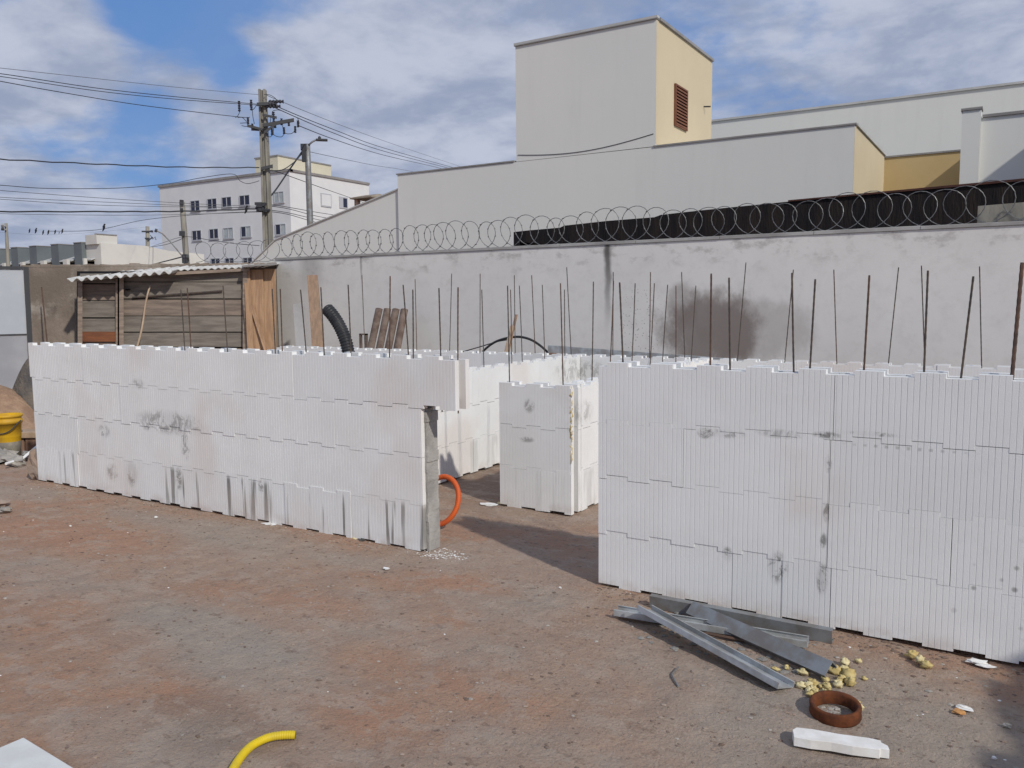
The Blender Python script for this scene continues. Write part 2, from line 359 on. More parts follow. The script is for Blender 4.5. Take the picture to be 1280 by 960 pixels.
def wm(op, a, b=None, clamp=False):
    o = wn('ShaderNodeMath', operation=op); o.use_clamp = clamp
    for i, v in enumerate((a, b)):
        if v is None: continue
        if isinstance(v, (int, float)): o.inputs[i].default_value = v
        else: wl(v, o.inputs[i])
    return o.outputs[0]
def wr(f, a, b, va=0, vb=1):
    o = wn('ShaderNodeMapRange'); o.interpolation_type = 'SMOOTHSTEP'
    for i, v in enumerate((a, b, va, vb)): o.inputs[i+1].default_value = v
    wl(f, o.inputs[0]); return o.outputs[0]
def wmix(f, a, b):
    o = wn('ShaderNodeMix', data_type='RGBA')
    if isinstance(f, float): o.inputs[0].default_value = f
    else: wl(f, o.inputs[0])
    for i, v in ((6, a), (7, b)):
        if isinstance(v, tuple): o.inputs[i].default_value = (*v, 1)
        else: wl(v, o.inputs[i])
    return o.outputs[2]
den = wm('ADD', wm('MAXIMUM', sp.outputs[2], 0.0), .22)
cv = wn('ShaderNodeCombineXYZ'); wl(wm('DIVIDE', sp.outputs[0], den), cv.inputs[0]); wl(wm('DIVIDE', sp.outputs[1], den), cv.inputs[1])
def wnoise(scale, detail, rough, loc, dist=0):
    mp = wn('ShaderNodeMapping'); mp.inputs['Location'].default_value = loc; wl(cv.outputs[0], mp.inputs[0])
    o = wn('ShaderNodeTexNoise'); o.inputs['Scale'].default_value = scale; o.inputs['Detail'].default_value = detail; o.inputs['Roughness'].default_value = rough
    o.inputs['Distortion'].default_value = dist; wl(mp.outputs[0], o.inputs[0]); return o.outputs['Fac']
cov = wm('ADD', wm('MULTIPLY', wnoise(1.5, 9, .56, (3.1, 7.7, 0), .25), .75), wm('MULTIPLY', wnoise(5.5, 6, .55, (1.1, 2.7, 0), .2), .25))
def gap(d, r, k):   # open blue gaps between the clouds, by direction in the sky
    d = Vector(d).normalized()
    dt = wn('ShaderNodeVectorMath', operation='SUBTRACT'); wl(tc, dt.inputs[0]); dt.inputs[1].default_value = d
    ln = wn('ShaderNodeVectorMath', operation='LENGTH'); wl(dt.outputs[0], ln.inputs[0])
    return wm('MULTIPLY', wr(ln.outputs['Value'], 0, r, 1, 0), k)
for px, py, r, k in ((225, 45, .10, .13), (290, 85, .07, .13), (170, 20, .08, .11), (100, 168, .11, .16), (190, 165, .08, .13), (350, 165, .05, .09), (30, 185, .08, .09), (285, 150, .06, .05), (225, 240, .06, .05), (430, 165, .04, .09), (425, 120, .03, .05), (1080, 120, .12, .05), (980, 140, .10, .06)):
    cov = wm('SUBTRACT', cov, gap(ray(px, py), r, k))
for px, py, r, k in ((60, 60, .16, .08), (480, 60, .16, .10), (560, 150, .16, .12), (40, 140, .12, .10), (420, 230, .12, .08), (700, 20, .2, .08), (1150, 60, .2, .05), (250, 112, .06, .09), (270, 192, .07, .12), (200, 200, .05, .07), (80, 265, .14, .10), (90, 90, .12, .06), (330, 60, .06, .06)):
    cov = wm('ADD', cov, gap(ray(px, py), r, k))
mask = wr(cov, .35, .53, 0, .95)
veil = wr(wnoise(.9, 6, .6, (5, 1, 0), .3), .35, .7, .0, .20)
shade = wr(wm('ADD', wm('MULTIPLY', wnoise(2.6, 8, .6, (9.3, 2.2, 0), .2), .8), wm('MULTIPLY', wnoise(9, 5, .55, (4, 4, 0)), .2)), .38, .62)
cloud = wmix(shade, (2.5, 2.9, 3.95), (4.2, 4.5, 5.4))
hz = wr(sp.outputs[2], 0, .16, 1, 0)
blue = wmix(.85, sky.outputs[0], (.78, 1.85, 4.35))
blue = wmix(wm('MULTIPLY', hz, .35), blue, (2.1, 3.0, 4.6))
c = wmix(veil, blue, (3.3, 3.8, 4.9))
c = wmix(mask, c, cloud)
wl(c, bg.inputs[0])
sd = bpy.data.lights.new('sun', 'SUN'); sd.energy = 2.7; sd.angle = R(1.6); sd.color = (1, .95, .86)
so = bpy.data.objects.new('sun', sd); COL.objects.link(so); so.location = (20, -10, 30)
sv = Vector((SUN_AZ[0]*math.cos(R(SUN_EL)), SUN_AZ[1]*math.cos(R(SUN_EL)), math.sin(R(SUN_EL))))
so.rotation_euler = sv.to_track_quat('Z', 'Y').to_euler()
sc.view_settings.view_transform = 'Standard'; sc.view_settings.look = 'None'; sc.view_settings.gamma = 1; sc.view_settings.exposure = .12
sc.view_settings.use_curve_mapping = False
sc.cycles.max_bounces = 6

# ------------------------------------------------------------------ ground
def span(stops):
    o = []
    for (a, b, st) in stops:
        n = max(1, int(round((b-a)/st))); o += [a+(b-a)*i/n for i in range(n)]
    o.append(stops[-1][1]); return o
gx = span([(-900, -100, 100), (-100, -20, 10), (-20, -8.4, .4), (-8.4, .6, .026), (.6, 6, .3), (6, 40, 5), (40, 900, 110)])
gy = span([(-600, -40, 80), (-40, 0, 5), (0, 1.3, .2), (1.3, 4.7, .026), (4.7, 6.6, .05), (6.6, 12, .3), (12, 60, 6), (60, 900, 80)])
def gz(x, y):
    p = Vector((x, y, 0))
    if not (-25 < x < 8 and -1 < y < 14): return 0
    h = .011*mn.noise(p*1.1)+.007*mn.noise(p*3.3+Vector((5, 2, 1)))+.006*mn.noise(p*8)+.0042*mn.noise(p*19)+.003*mn.noise(p*36)
    return h-.006
g = MB(); nx, ny = len(gx), len(gy)
g.v = [Vector((x, y, gz(x, y))) for y in gy for x in gx]
g.f = [(j*nx+i, j*nx+i+1, (j+1)*nx+i+1, (j+1)*nx+i) for j in range(ny-1) for i in range(nx-1)]; g.mi = [0]*len(g.f)
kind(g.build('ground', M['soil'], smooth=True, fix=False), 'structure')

def stones(name, n, region, smin, smax, mat, seed, dens=None, flat=.6):
    r = random.Random(seed); b = MB(); tries = 0
    while n > 0 and tries < 60000:
        tries += 1
        x = r.uniform(region[0], region[1]); y = r.uniform(region[2], region[3])
        if dens and r.random() > dens(x, y): continue
        s = smin+(smax-smin)*r.random()**3.2; a = r.uniform(0, 6.28)
        k = 5; pts = []
        for lev, rr in ((-.3, .8), (.25, 1), (.62, .5)):
            for j in range(k):
                q = rr*s*r.uniform(.65, 1.2); t = a+6.283*j/k
                pts.append((x+q*math.cos(t)*1.25, y+q*math.sin(t), gz(x, y)+lev*s*flat))
        b.add(pts, [(i*k+j, i*k+(j+1) % k, (i+1)*k+(j+1) % k, (i+1)*k+j) for i in range(2) for j in range(k)]+[tuple(range(2*k, 3*k))])
        n -= 1
    return kind(b.build(name, mat, fix=False), 'stuff')
stones('wall_foot_rubble', 900, (-7.5, -3.1, 3.9, 4.06), .002, .013, M['stone'], 41, None)
stones('wall_foot_rubble', 500, (-1.9, .3, 3.92, 4.06), .002, .014, M['dark_stone'], 42, None)
def dens(x, y):
    d = .30+.35*(mn.noise(Vector((x*1.3, y*1.3, 3)))+.4)
    if x > -1.9: d += .45
    if y > 3.7: d += .35
    return d
REG = (-7.6, .3, 1.4, 4.03)
stones('gravel', 2600, REG, .002, .012, M['stone'], 3, dens)
stones('dark_gravel', 2600, REG, .002, .011, M['dark_stone'], 4, dens)
stones('grey_gravel', 420, REG, .002, .012, M['pale_rubble'], 5, dens)
stones('foam_crumbs', 170, REG, .0015, .007, M['eps_plain'], 6, lambda x, y: (.9 if y > 3.75 else .12)+(.3 if x > -1 else 0), .8)
stones('plaster_dust', 420, (-3.2, -2.72, 3.92, 4.28), .0015, .007, M['eps_plain'], 8, lambda x, y: max(0, 1-math.hypot((x+3.02)/.2, (y-4.08)/.13)), .6)
stones('doorway_gravel', 700, (-4.2, -1.9, 4.2, 5.6), .003, .014, M['stone'], 9, None)

# ------------------------------------------------------------------ foam block walls
CELL = .025; TOOTH = .125
def tooth(s): return .011 if int(math.floor(s/TOOTH+1e-6)) % 2 else -.011
def icf(root, org, u, n, T, hc, rows, ribs_back=False, tp=.042, rseed=0, core_top=None, core_rng=None, lift=0):
    """rows: per course a list of (s0, s1); org front-left ground corner, u along, n outwards"""
    org, u, n = Vector(org), Vector(u), Vector(n); Z = Vector((0, 0, 1)); rr = random.Random(rseed)
    def pt(s, d, z): return org+u*s-n*d+Z*z
    def col(b, s0, s1, d0, d1, z0, z1):
        b.hexa([pt(s0, d0, z0), pt(s1, d0, z0), pt(s1, d1, z0), pt(s0, d1, z0), pt(s0, d0, z1), pt(s1, d0, z1), pt(s1, d1, z1), pt(s0, d1, z1)])
    for ci, row in enumerate(rows):
        zb, zt = ci*hc, (ci+1)*hc
        for s0, s1 in row:
            b = MB(); j = rr.uniform(-.0035, .0025); jz = rr.uniform(-.0015, .0015); a, e = s0+.0012, s1-rr.uniform(.0010, .0024)
            gap = rr.uniform(.0010, .0032)
            def zlo(s): return zb+(tooth(s) if ci else (.014 if tooth(s+.06) > 0 else .0)+lift)+gap+jz
            def ztop(s): return zt+tooth(s)+jz
            i0, i1 = int(math.floor(s0/CELL)), int(math.ceil(s1/CELL-1e-9))
            for i in range(i0, i1):
                c0, c1 = max(a, i*CELL), min(e, (i+1)*CELL)
                if c1-c0 < .002: continue
                gd = rr.choice((.0007, .0009, .0011, .0014)); mid = (i+.5)*CELL; gs = min(c1, (i+1)*CELL-.0045)
                if gs-c0 > .001: col(b, c0, gs, j, tp, zlo(mid), ztop(mid))
                if c1-gs > .0005: col(b, gs, c1, j+gd, tp, zlo(mid), ztop(mid))
                if ribs_back:
                    if gs-c0 > .001: col(b, c0, gs, T-tp, T-j, zlo(mid), ztop(mid))
                    if c1-gs > .0005: col(b, gs, c1, T-tp, T-j-gd, zlo(mid), ztop(mid))
            if not ribs_back:
                k = math.floor(s0/TOOTH)
                while k*TOOTH < s1-1e-6:
                    c0, c1 = max(a, k*TOOTH), min(e, (k+1)*TOOTH)
                    if c1-c0 > .002: col(b, c0, c1, T-tp, T-j, zlo((c0+c1)/2), ztop((c0+c1)/2))
                    k += 1
            s = s0+.035
            while s < s1-.02:
                col(b, s, min(s+.03, s1-.005), tp+.0005, T-tp-.0005, zb+.06, zt-.028); s += .25
            b.build('foam_block', M['eps'], root, fix=True)
    if core_top is not None:
        b = MB(); cr = random.Random(rseed+5); s, e = core_rng
        while s < e-1e-4:
            s2 = min(e, s+.05); h = core_top+cr.uniform(-.012, .012)
            col(b, s, s2, tp+.002, T-tp-.002, .004, h); s = s2
        b.build('concrete_core', M['core'], root)

def joints(a, b, cuts):
    xs = [a]+[c for c in cuts if a+.06 < c < b-.06]+[b]
    return list(zip(xs[:-1], xs[1:]))
T = .155; HC = .3095; FY = 4.05
# left front wall: lower three courses stop at the doorway, the top one runs on as a lintel
L0, L1 = -7.55, -3.145
org = (0, FY, 0); ux = (1, 0, 0); nf = (0, -1, 0)
bl = 1.25
rows = [joints(L0, L1, [-6.9, -6.25, -5.625, -4.375, -3.75]), joints(L0, L1, [-6.875, -5.625, -4.375]), joints(L0, L1, [-6.25, -4.875, -3.875]), joints(L0-.03, -2.88, [-6.75, -5.5, -4.25])]
wl_ = thing('foam_block_wall', (L0, FY, 0), 'long white foam block wall left of the doorway, its top course jutting over the gap', 'foam wall', 'foam block walls of the new building')
icf(wl_, org, ux, nf, T, HC, rows, rseed=1, core_top=3*HC-.02, core_rng=(L0+.02, L1+.012))
# rough end of the poured concrete by the doorway
b = MB(); r = random.Random(5)
for k in range(14):
    z0, z1 = k*.064+.0, (k+1)*.064; b.box((L1+.0005, FY+.03+r.uniform(0, .006), z0), (L1+.016+r.uniform(-.005, .005), FY+T-.004, min(z1, 3*HC-.012)))
b.build('concrete_end', M['core'], wl_)
# right front wall
R0, R1 = -1.925, 2.2
rows = [joints(R0, R1, [-1.175, -.93, -.70, .5, 1.75]), joints(R0, R1, [-.72, -.2, 1.05]), joints(R0, R1, [-1.44, -.72, .375, 1.625]), joints(R0, R1, [-.71, .54, 1.79])]
wr_ = thing('foam_block_wall', (R0, FY, 0), 'white foam block wall right of the doorway with steel channels lying at its foot', 'foam wall', 'foam block walls of the new building')
icf(wr_, org, ux, nf, T, HC, rows, rseed=2, core_top=3.45*HC, core_rng=(R0+.05, R1))
# short stub with a corner behind the doorway and the wall running back from it
PH = .318
wp = thing('foam_block_wall', (-3.365, 5.31, 0), 'three course foam corner pier standing behind the doorway, yellow spray foam up its corner', 'foam wall', 'foam block walls of the new building')
rows = [joints(-3.365, -2.742, [-3.0, -2.83][:1]), [(-3.365, -2.742)], [(-3.365, -2.742)]]
icf(wp, (0, 5.31, 0), ux, nf, T, PH, rows, ribs_back=True, rseed=3, core_top=2.8*PH, core_rng=(-3.32, -2.79))
Ys = 5.31+T+.002
rows = [joints(Ys, 8.45, [6.0, 7.25]), joints(Ys, 8.45, [6.625, 7.875]), joints(Ys, 8.45, [6.0, 7.25])]
icf(wp, (-2.742, 0, 0), (0, 1, 0), (1, 0, 0), T, PH, rows, rseed=4, core_top=2.8*PH, core_rng=(Ys, 8.44))
r = random.Random(9); b = MB(); z = .40
while z < .95:
    b.blob((-2.748+r.uniform(-.004, .006), 5.318+r.uniform(-.006, .008), z), (.004+r.random()*.006, .007, .016), int(z*100), 7, 5, .6); z += .015
b.build('spray_foam', M['pu'], wp, smooth=True)
# inner wall running back on the left, and the back wall
IX = -4.25
wi = thing('foam_block_wall', (IX, 4.25, 0), 'inner foam wall seen through the doorway, running back, sunlit on its right side', 'foam wall', 'foam block walls of the new building')
rows = [joints(4.215, 8.45, [5.6, 6.25, 7.5]), joints(4.215, 8.45, [5.625, 6.9, 8.1]), joints(4.215, 8.45, [6.25, 7.5])]
icf(wi, (IX, 0, 0), (0, 1, 0), (1, 0, 0), T, PH, rows, rseed=6, core_top=2.8*PH, core_rng=(4.25, 8.44))
wb = thing('foam_block_wall', (-9, 8.46, 0), 'rear foam wall along the grey boundary wall, only its toothed top showing', 'foam wall', 'foam block walls of the new building')
cut = [-8.1+1.25*i for i in range(9)]
rows = [joints(-9.2, 2.2, cut), joints(-9.2, 2.2, [c+.625 for c in cut]), joints(-9.2, 2.2, cut)]
icf(wb, (0, 8.46, 0), ux, nf, T, PH, rows, rseed=7, core_top=2.86*PH, core_rng=(-9.15, 2.2))

# rebars: (foot x, foot y, tip x, tip y, plane, thickness)
def rebar(px0, py0, px1, py1, plane, r, label, group, mat):
    hit = (lambda x, y: atY(x, y, plane[1])) if plane[0] == 'y' else (lambda x, y: atX(x, y, plane[1]))
    a, t = hit(px0, py0), hit(px1, py1)
    d = (t-a).normalized(); ybend = rnd.uniform(-.02, .02)
    n = 46; L = (t-a).length; foot = a-d*.35; pts = []; rs = []
    tot = L+.35
    for i in range(n+1):
        q = i/n; p = foot+d*(tot*q)+(Vector((0, 1, 0)) if plane[0] == 'y' else Vector((1, 0, 0)))*(ybend*q*q); pts.append(p); rs.append(r*(1.0 if i % 2 else .86))
    b = MB().tube(pts, rs, 7)
    return tag(b.build('rebar', mat, smooth=False), label, 'rebar', group)
ORD = ['first', 'second', 'third', 'fourth', 'fifth', 'sixth', 'seventh', 'eighth', 'ninth', 'tenth', 'eleventh', 'twelfth', 'thirteenth', 'fourteenth', 'fifteenth', 'sixteenth', 'seventeenth', 'eighteenth']
def lean(px0, px1):
    d = px1-px0
    return 'leaning left' if d < -5 else 'leaning right' if d > 5 else 'nearly upright'
FC = FY+T/2
sets = [
 ('left front foam wall', 'rebars standing in the left front foam wall', ('y', FC), .0048,
  [(231, 434, 227, 362), (239, 434, 236, 360), (284, 435, 278, 357), (308, 436, 304, 361), (344, 437, 340, 361), (353, 437, 351, 361), (383, 438, 378, 362), (405, 438, 401, 359), (439, 439, 437.5, 356), (487, 443, 488, 345), (511, 444, 506, 356), (517, 444, 518, 362), (551, 445, 549, 360), (572, 446, 571, 359)]),
 ('right front foam wall', 'rebars standing in the right front foam wall', ('y', FC), .0052,
  [(779, 454, 776, 353), (888, 459, 890, 342), (912.5, 459, 911, 347), (992, 461, 989, 341), (1012.5, 461, 1019, 349), (1080, 463, 1087, 344), (1155, 465, 1159.5, 338), (1202, 467, 1217, 345.5), (1265.5, 466, 1278, 328)]),
 ('wall behind the corner pier', 'rebars standing in the wall behind the corner pier', ('x', -2.742-T/2), .005,
  [(740, 480, 743, 352), (763, 457, 769, 351), (790, 456, 796, 354), (813, 454, 819, 354), (828, 453, 833, 356), (845, 452, 846.5, 357), (864, 451, 869.5, 357)]),
 ('corner pier front', 'rebars standing in the corner pier', ('y', 5.31+T/2), .005,
  [(637, 482, 634, 357), (704, 486, 701, 354)]),
 ('inner foam wall', 'rebars standing in the inner foam wall', ('x', IX-T/2), .005,
  [(605, 461, 602, 362), (640, 453, 640, 362), (653, 452, 651, 357), (681, 448, 679, 356)]),
 ('rear foam wall', 'rebars standing in the rear foam wall', ('y', 8.46+T/2), .0055,
  [(456, 436, 452, 344), (521, 438, 519, 349), (562, 439, 565, 342), (600, 440, 600, 342), (644, 441, 643, 344), (669, 442, 665, 344), (706, 443, 705, 362), (714, 443, 708, 334), (766, 445, 767, 340), (812, 447, 813, 340), (856, 448, 852, 340), (922, 450, 932, 328), (981, 452, 991.5, 337), (1046, 453, 1042.5, 337), (1110.5, 455, 1123, 334), (1156, 456, 1152, 332), (1227, 458, 1224.5, 333)])]
for where, grp, plane, r, lst in sets:
    lst = sorted(lst)
    for i, (a, b_, c_, d_) in enumerate(lst):
        pos = 'leftmost' if i == 0 else 'rightmost' if i == len(lst)-1 else ORD[i]+' from left'
        thick = 'thick rusty' if a > 1260 and plane[1] == FC else 'thin dark steel'
        rr_ = r*1.7 if a > 1260 and plane[1] == FC else r
        rebar(a, b_, c_, d_, plane, rr_, f'{thick} rebar {lean(a, c_)}, {pos} in the {where}', grp, M['steel_rust'] if (i % 4 == 1 or 'rusty' in thick) else M['steel'])

# ------------------------------------------------------------------ grey boundary wall, coping, razor wire
BY = 10.0; BZ = 2.31
CX = atY(345, 327, BY).x
bw = thing('boundary_wall', (CX, BY, 0), 'tall pale grey rendered boundary wall behind the foam walls with a brown damp patch', 'wall')
MB().box((CX, BY, 0), (9, BY+.18, BZ)).build('wall', M['plaster'], bw)
b = MB(); x = CX-.02; r = random.Random(2)
while x < 9:
    x2 = min(x+1.1, 9); dz = r.uniform(-.004, .004)
    b.box((x, BY-.016+r.uniform(-.003, .003), BZ+.002), (x2-.004, BY+.22, BZ+.042+dz)); x = x2
b.build('coping', M['coping'], bw, bevel=.004)

def coil(root_label, p0, p1, z, rad, pitch, name, group, squeeze=.28, seed=1, rads=None):
    """flattened concertina: overlapping loops along the wall top"""
    r = random.Random(seed); p0, p1 = Vector(p0), Vector(p1); u = (p1-p0); Ln = u.length; u.normalize(); v = Vector((-u.y, u.x, 0))
    n = int(Ln/pitch); pts = []; K = 22
    jit = [(r.uniform(-.22, .22), r.uniform(.84, 1.12), r.uniform(-.7, 1.0)) for _ in range(n+2)]
    for i in range(n*K+1):
        q = i/K; k = int(q); f = q-k; f = f*f*(3-2*f)
        j0, j1 = jit[k], jit[min(k+1, n+1)]
        a = 2*math.pi*q; rr = rad*(j0[1]*(1-f)+j1[1]*f); dx = (j0[0]*(1-f)+j1[0]*f)*pitch; sk = j0[2]*(1-f)+j1[2]*f
        p = p0+u*(q*pitch+dx+rr*1.25*math.sin(a))+v*(squeeze*rr*math.cos(a*1.0+.9+sk))
        pts.append(Vector((p.x, p.y, z+rr*1.0+rr*math.cos(a+math.pi))))
    b = MB().tube(pts, .0046, 5)
    for i in range(1, len(pts)-1, 2):
        t = (pts[i+1]-pts[i-1]).normalized(); up = Vector((0, 0, 1)) if abs(t.z) < .85 else u
        s_ = t.cross(up).normalized(); b.obox(pts[i], t*.011, s_*.015, t.cross(s_)*.0012)
    return tag(b.build(name, M['razor']), root_label, 'razor wire', group)
coil('coil of razor wire running along the top of the grey boundary wall', (CX+.1, BY+.08, 0), (2.2, BY+.08, 0), BZ+.03, .205, .235, 'razor_wire', 'razor wire coils on the walls', seed=4)

# bare brown wall continuing left from the corner, turned a little towards the gate
CAMR = Vector((math.cos(YAW), math.sin(YAW), 0)); CAMF = Vector((-math.sin(YAW), math.cos(YAW), 0))
cor = Vector((CX-.001, BY+.02, 0)); endp = cor-CAMR*4.36
W2 = thing('rendered_wall', endp, 'bare brown cement rendered wall behind the plank lean-to', 'wall')
def along(s, back=0, z=0): q = cor-CAMR*s+CAMF*back; return Vector((q.x, q.y, z))
b = MB()
b.hexa([along(4.36), along(.0), along(0, .15), along(4.36, .15), along(4.36, 0, 2.235), along(0, 0, 2.27), along(0, .15, 2.27), along(4.36, .15, 2.235)])
b.build('wall', M['brownwall'], W2)
b = MB(); r = random.Random(12)
for i in range(26): # irregular mortar bedding left along the top
    s = i*.168; b.hexa([along(s+.165, -.004, 2.238), along(s, -.004, 2.238), along(s, .14, 2.238), along(s+.165, .14, 2.238), along(s+.165, 0, 2.262+r.uniform(0, .03)), along(s, 0, 2.262+r.uniform(0, .03)), along(s, .13, 2.27), along(s+.165, .13, 2.27)])
b.build('mortar_bed', M['brownwall'], W2)
ca, cb = along(1.42, .08), along(-.1, .1)
coil('loose coil of razor wire above the plank lean-to, in front of the white apartment block', (ca.x, ca.y, 0), (cb.x, cb.y, 0), 2.30, .19, .24, 'razor_wire', 'razor wire coils on the walls', seed=9)

# ------------------------------------------------------------------ plank lean-to
FD = 13.55
def pf(x, y, d=0): return atF(x, y, FD+d)
sh = thing('plank_lean_to', Vector((pf(200, 432).x, pf(200, 432).y, 0)), 'lean-to of weathered horizontal planks with a wavy sheet roof against the brown wall', 'shed')
def board(b, x0, x1, y0, y1, d, th=.025):
    p = [pf(x0, y1, d), pf(x1, y1, d), pf(x1, y1, d+th), pf(x0, y1, d+th), pf(x0, y0, d), pf(x1, y0, d), pf(x1, y0, d+th), pf(x0, y0, d+th)]
    b.hexa(p)
r = random.Random(3)
ys = [339, 352.5, 373.5, 395, 415, 434, 454, 474, 500, 524]
for (xa, xb, dd) in ((100, 147, .03), (152, 309, .0)):
    for i in range(len(ys)-1):
        b = MB(); off = r.uniform(-.012, .012); y0, y1 = ys[i]+.7+r.uniform(-.4, .8), ys[i+1]-.5
        if xa == 100: y0 += 2; y1 += 2
        board(b, xa, xb, y0, y1, dd+off, .022)
        b.build('plank', M[['board', 'board_lt', 'board_grn', 'board', 'board_grn', 'board_lt'][(i*2+int(xa)) % 6]], sh)
b = MB(); board(b, 101.5, 147.5, 414.5, 427, -.012, .02); b.build('plank', M['board_red'], sh)['label'] = 'red brown plank low in the lean-to wall'
b = MB(); board(b, 96, 312, 339, 524, .12, .01); b.build('gap_shade_sheet', M['dark'], sh)  # near-black sheet behind the planks, painting the shade in their gaps
for x0, x1, y0, dd in ((97, 103, 350, -.01), (144.5, 147, 349, -.03), (149, 154.5, 344, -.05), (303.5, 309, 338, -.06)):
    b = MB(); board(b, x0, x1, y0, 524, dd-.04, .05); b.build('post', M['board_lt'], sh)
b = MB(); b.hexa([pf(165, 372.6, -.035), pf(278, 364.2, -.035), pf(278, 364.2, -.01), pf(165, 372.6, -.01), pf(165, 371, -.035), pf(278, 362.5, -.035), pf(278, 362.5, -.01), pf(165, 371, -.01)]); b.build('rail', M['steel'], sh)
b = MB(); b.blob(pf(160, 362, -.03), (.06, .02, .015), 3, 8, 5, .4); b.build('tie', M['dark'], sh)
# corrugated roof sheets falling to the front
def corr(xl, yl, xr, yr, depth, rise, amp, name, th=.012, n=None, d0=-.35, wav=.155):
    a, c_ = pf(xl, yl, d0), pf(xr, yr, d0); Ln = (c_-a).length; n = int(Ln/wav*12); b = MB(); vs = []
    for i in range(n+1):
        q = i/n; p = a.lerp(c_, q); hgt = amp*math.cos(q*Ln/wav*2*math.pi)
        for dd, up, tt in ((0, 0, 0), (depth, rise, 0), (depth, rise, th), (0, 0, th)):
            vs.append(p+CAMF*dd+Vector((0, 0, hgt+up+tt)))
    fs = []
    for i in range(n):
        for j in range(4): fs.append((i*4+j, i*4+(j+1) % 4, (i+1)*4+(j+1) % 4, (i+1)*4+j))
    fs += [(0, 1, 2, 3), (n*4+3, n*4+2, n*4+1, n*4)]
    b.add(vs, fs); return b.build(name, M['fc_white'], sh, smooth=False)
corr(84, 351, 216, 340.5, .95, .125, .026, 'roof_sheet')
corr(205, 338.5, 334, 333.5, .75, .075, .012, 'roof_sheet', d0=-.12, wav=.11)
b = MB(); b.hexa([pf(212, 344, -.12), pf(312, 338.6, -.12), pf(312, 338.6, -.09), pf(212, 344, -.09), pf(212, 339.8, -.12), pf(312, 335, -.12), pf(312, 335, -.09), pf(212, 339.8, -.09)]); b.build('fascia', M['board_lt'], sh)
b = MB(); b.hexa([pf(303, 334, -.3), pf(346, 331, -.3), pf(346, 331, .5), pf(303, 334, .5), pf(303, 331.5, -.3), pf(346, 328.5, -.3), pf(346, 328.5, .5), pf(303, 331.5, .5)]); b.build('roof_felt', M['flash'], sh)

def lean_plank(name, poly, d, th, mat, label, cat, group=None, back=.12):
    """board outline given at its foot and head, extended to the ground behind the foam wall, leaning back"""
    (xa, ya), (xb, yb), (xc, yc), (xd, yd) = poly   # foot-left, foot-right, head-right, head-left
    P = [pf(xa, ya, d), pf(xb, yb, d), pf(xc, yc, d+back), pf(xd, yd, d+back)]
    for k, q in ((0, 3), (1, 2)):
        dirv = (P[q]-P[k]).normalized(); P[k] = P[k]-dirv*(P[k].z/dirv.z)
    nrm = (P[1]-P[0]).cross(P[3]-P[0]).normalized()
    if nrm.dot(CAMF) < 0: nrm = -nrm
    return tag(MB().prism(P, nrm*th).build(name, mat, bevel=.002), label, cat, group)
G1 = 'planks leaning at the right end of the lean-to'
lean_plank('timber_plank', [(309, 432), (317, 432), (312, 338), (304.5, 338)], -.2, .025, M['plank'], 'narrow orange pine plank at the left of three leaning on the lean-to', 'plank', G1)
lean_plank('timber_plank', [(316, 432), (331, 432), (328.3, 337), (312.6, 337)], -.16, .025, M['plank'], 'broad orange pine plank in the middle of three leaning on the lean-to', 'plank', G1)
lean_plank('timber_plank', [(330, 432), (345, 432), (344.5, 336), (329, 336)], -.12, .025, M['plank'], 'orange pine plank beside the grey wall, right of three leaning on the lean-to', 'plank', G1)
lean_plank('timber_plank', [(328, 432), (333, 432), (316, 380), (312.5, 384)], -.25, .02, M['plank'], 'thin pine lath slanting across the three orange planks', 'plank', G1)
lean_plank('timber_plank', [(390, 436), (404.5, 434), (396.5, 343.5), (383.5, 344)], -1.1, .03, M['plank_br'], 'long brown plank leaning on the grey boundary wall left of the black hose', 'plank', back=.35)
lean_plank('fibre_sheet', [(369.5, 434), (383.5, 434), (380.5, 379), (366, 380)], -1.1, .012, M['grey_board'], 'short grey sheet offcut leaning on the boundary wall beside the brown plank', 'sheet', back=.3)
# pale stick leaning on the planks
a, c_ = pf(172, 432, -.35), pf(187.5, 357, -.08); d = (c_-a).normalized(); a = a-d*(a.z/d.z)
n = 14; pts = [a.lerp(c_, i/n)+Vector((.02*math.sin(i*.9), 0, 0)) for i in range(n+1)]
tag(MB().tube(pts, [.022-.008*i/n for i in range(n+1)], 7).build('wooden_stick', M['stick'], smooth=True), 'pale crooked stick leaning against the plank lean-to', 'stick')
a, c_ = pf(58.5, 432, -.1), pf(52, 359, .26); d = (c_-a).normalized(); a = a-d*(a.z/d.z)
tag(MB().tube([a, a.lerp(c_, .5)+Vector((.02, 0, 0)), c_], .012, 6).build('rebar', M['steel_rust']), 'rusty bar leaning alone on the brown wall left of the lean-to', 'rebar')

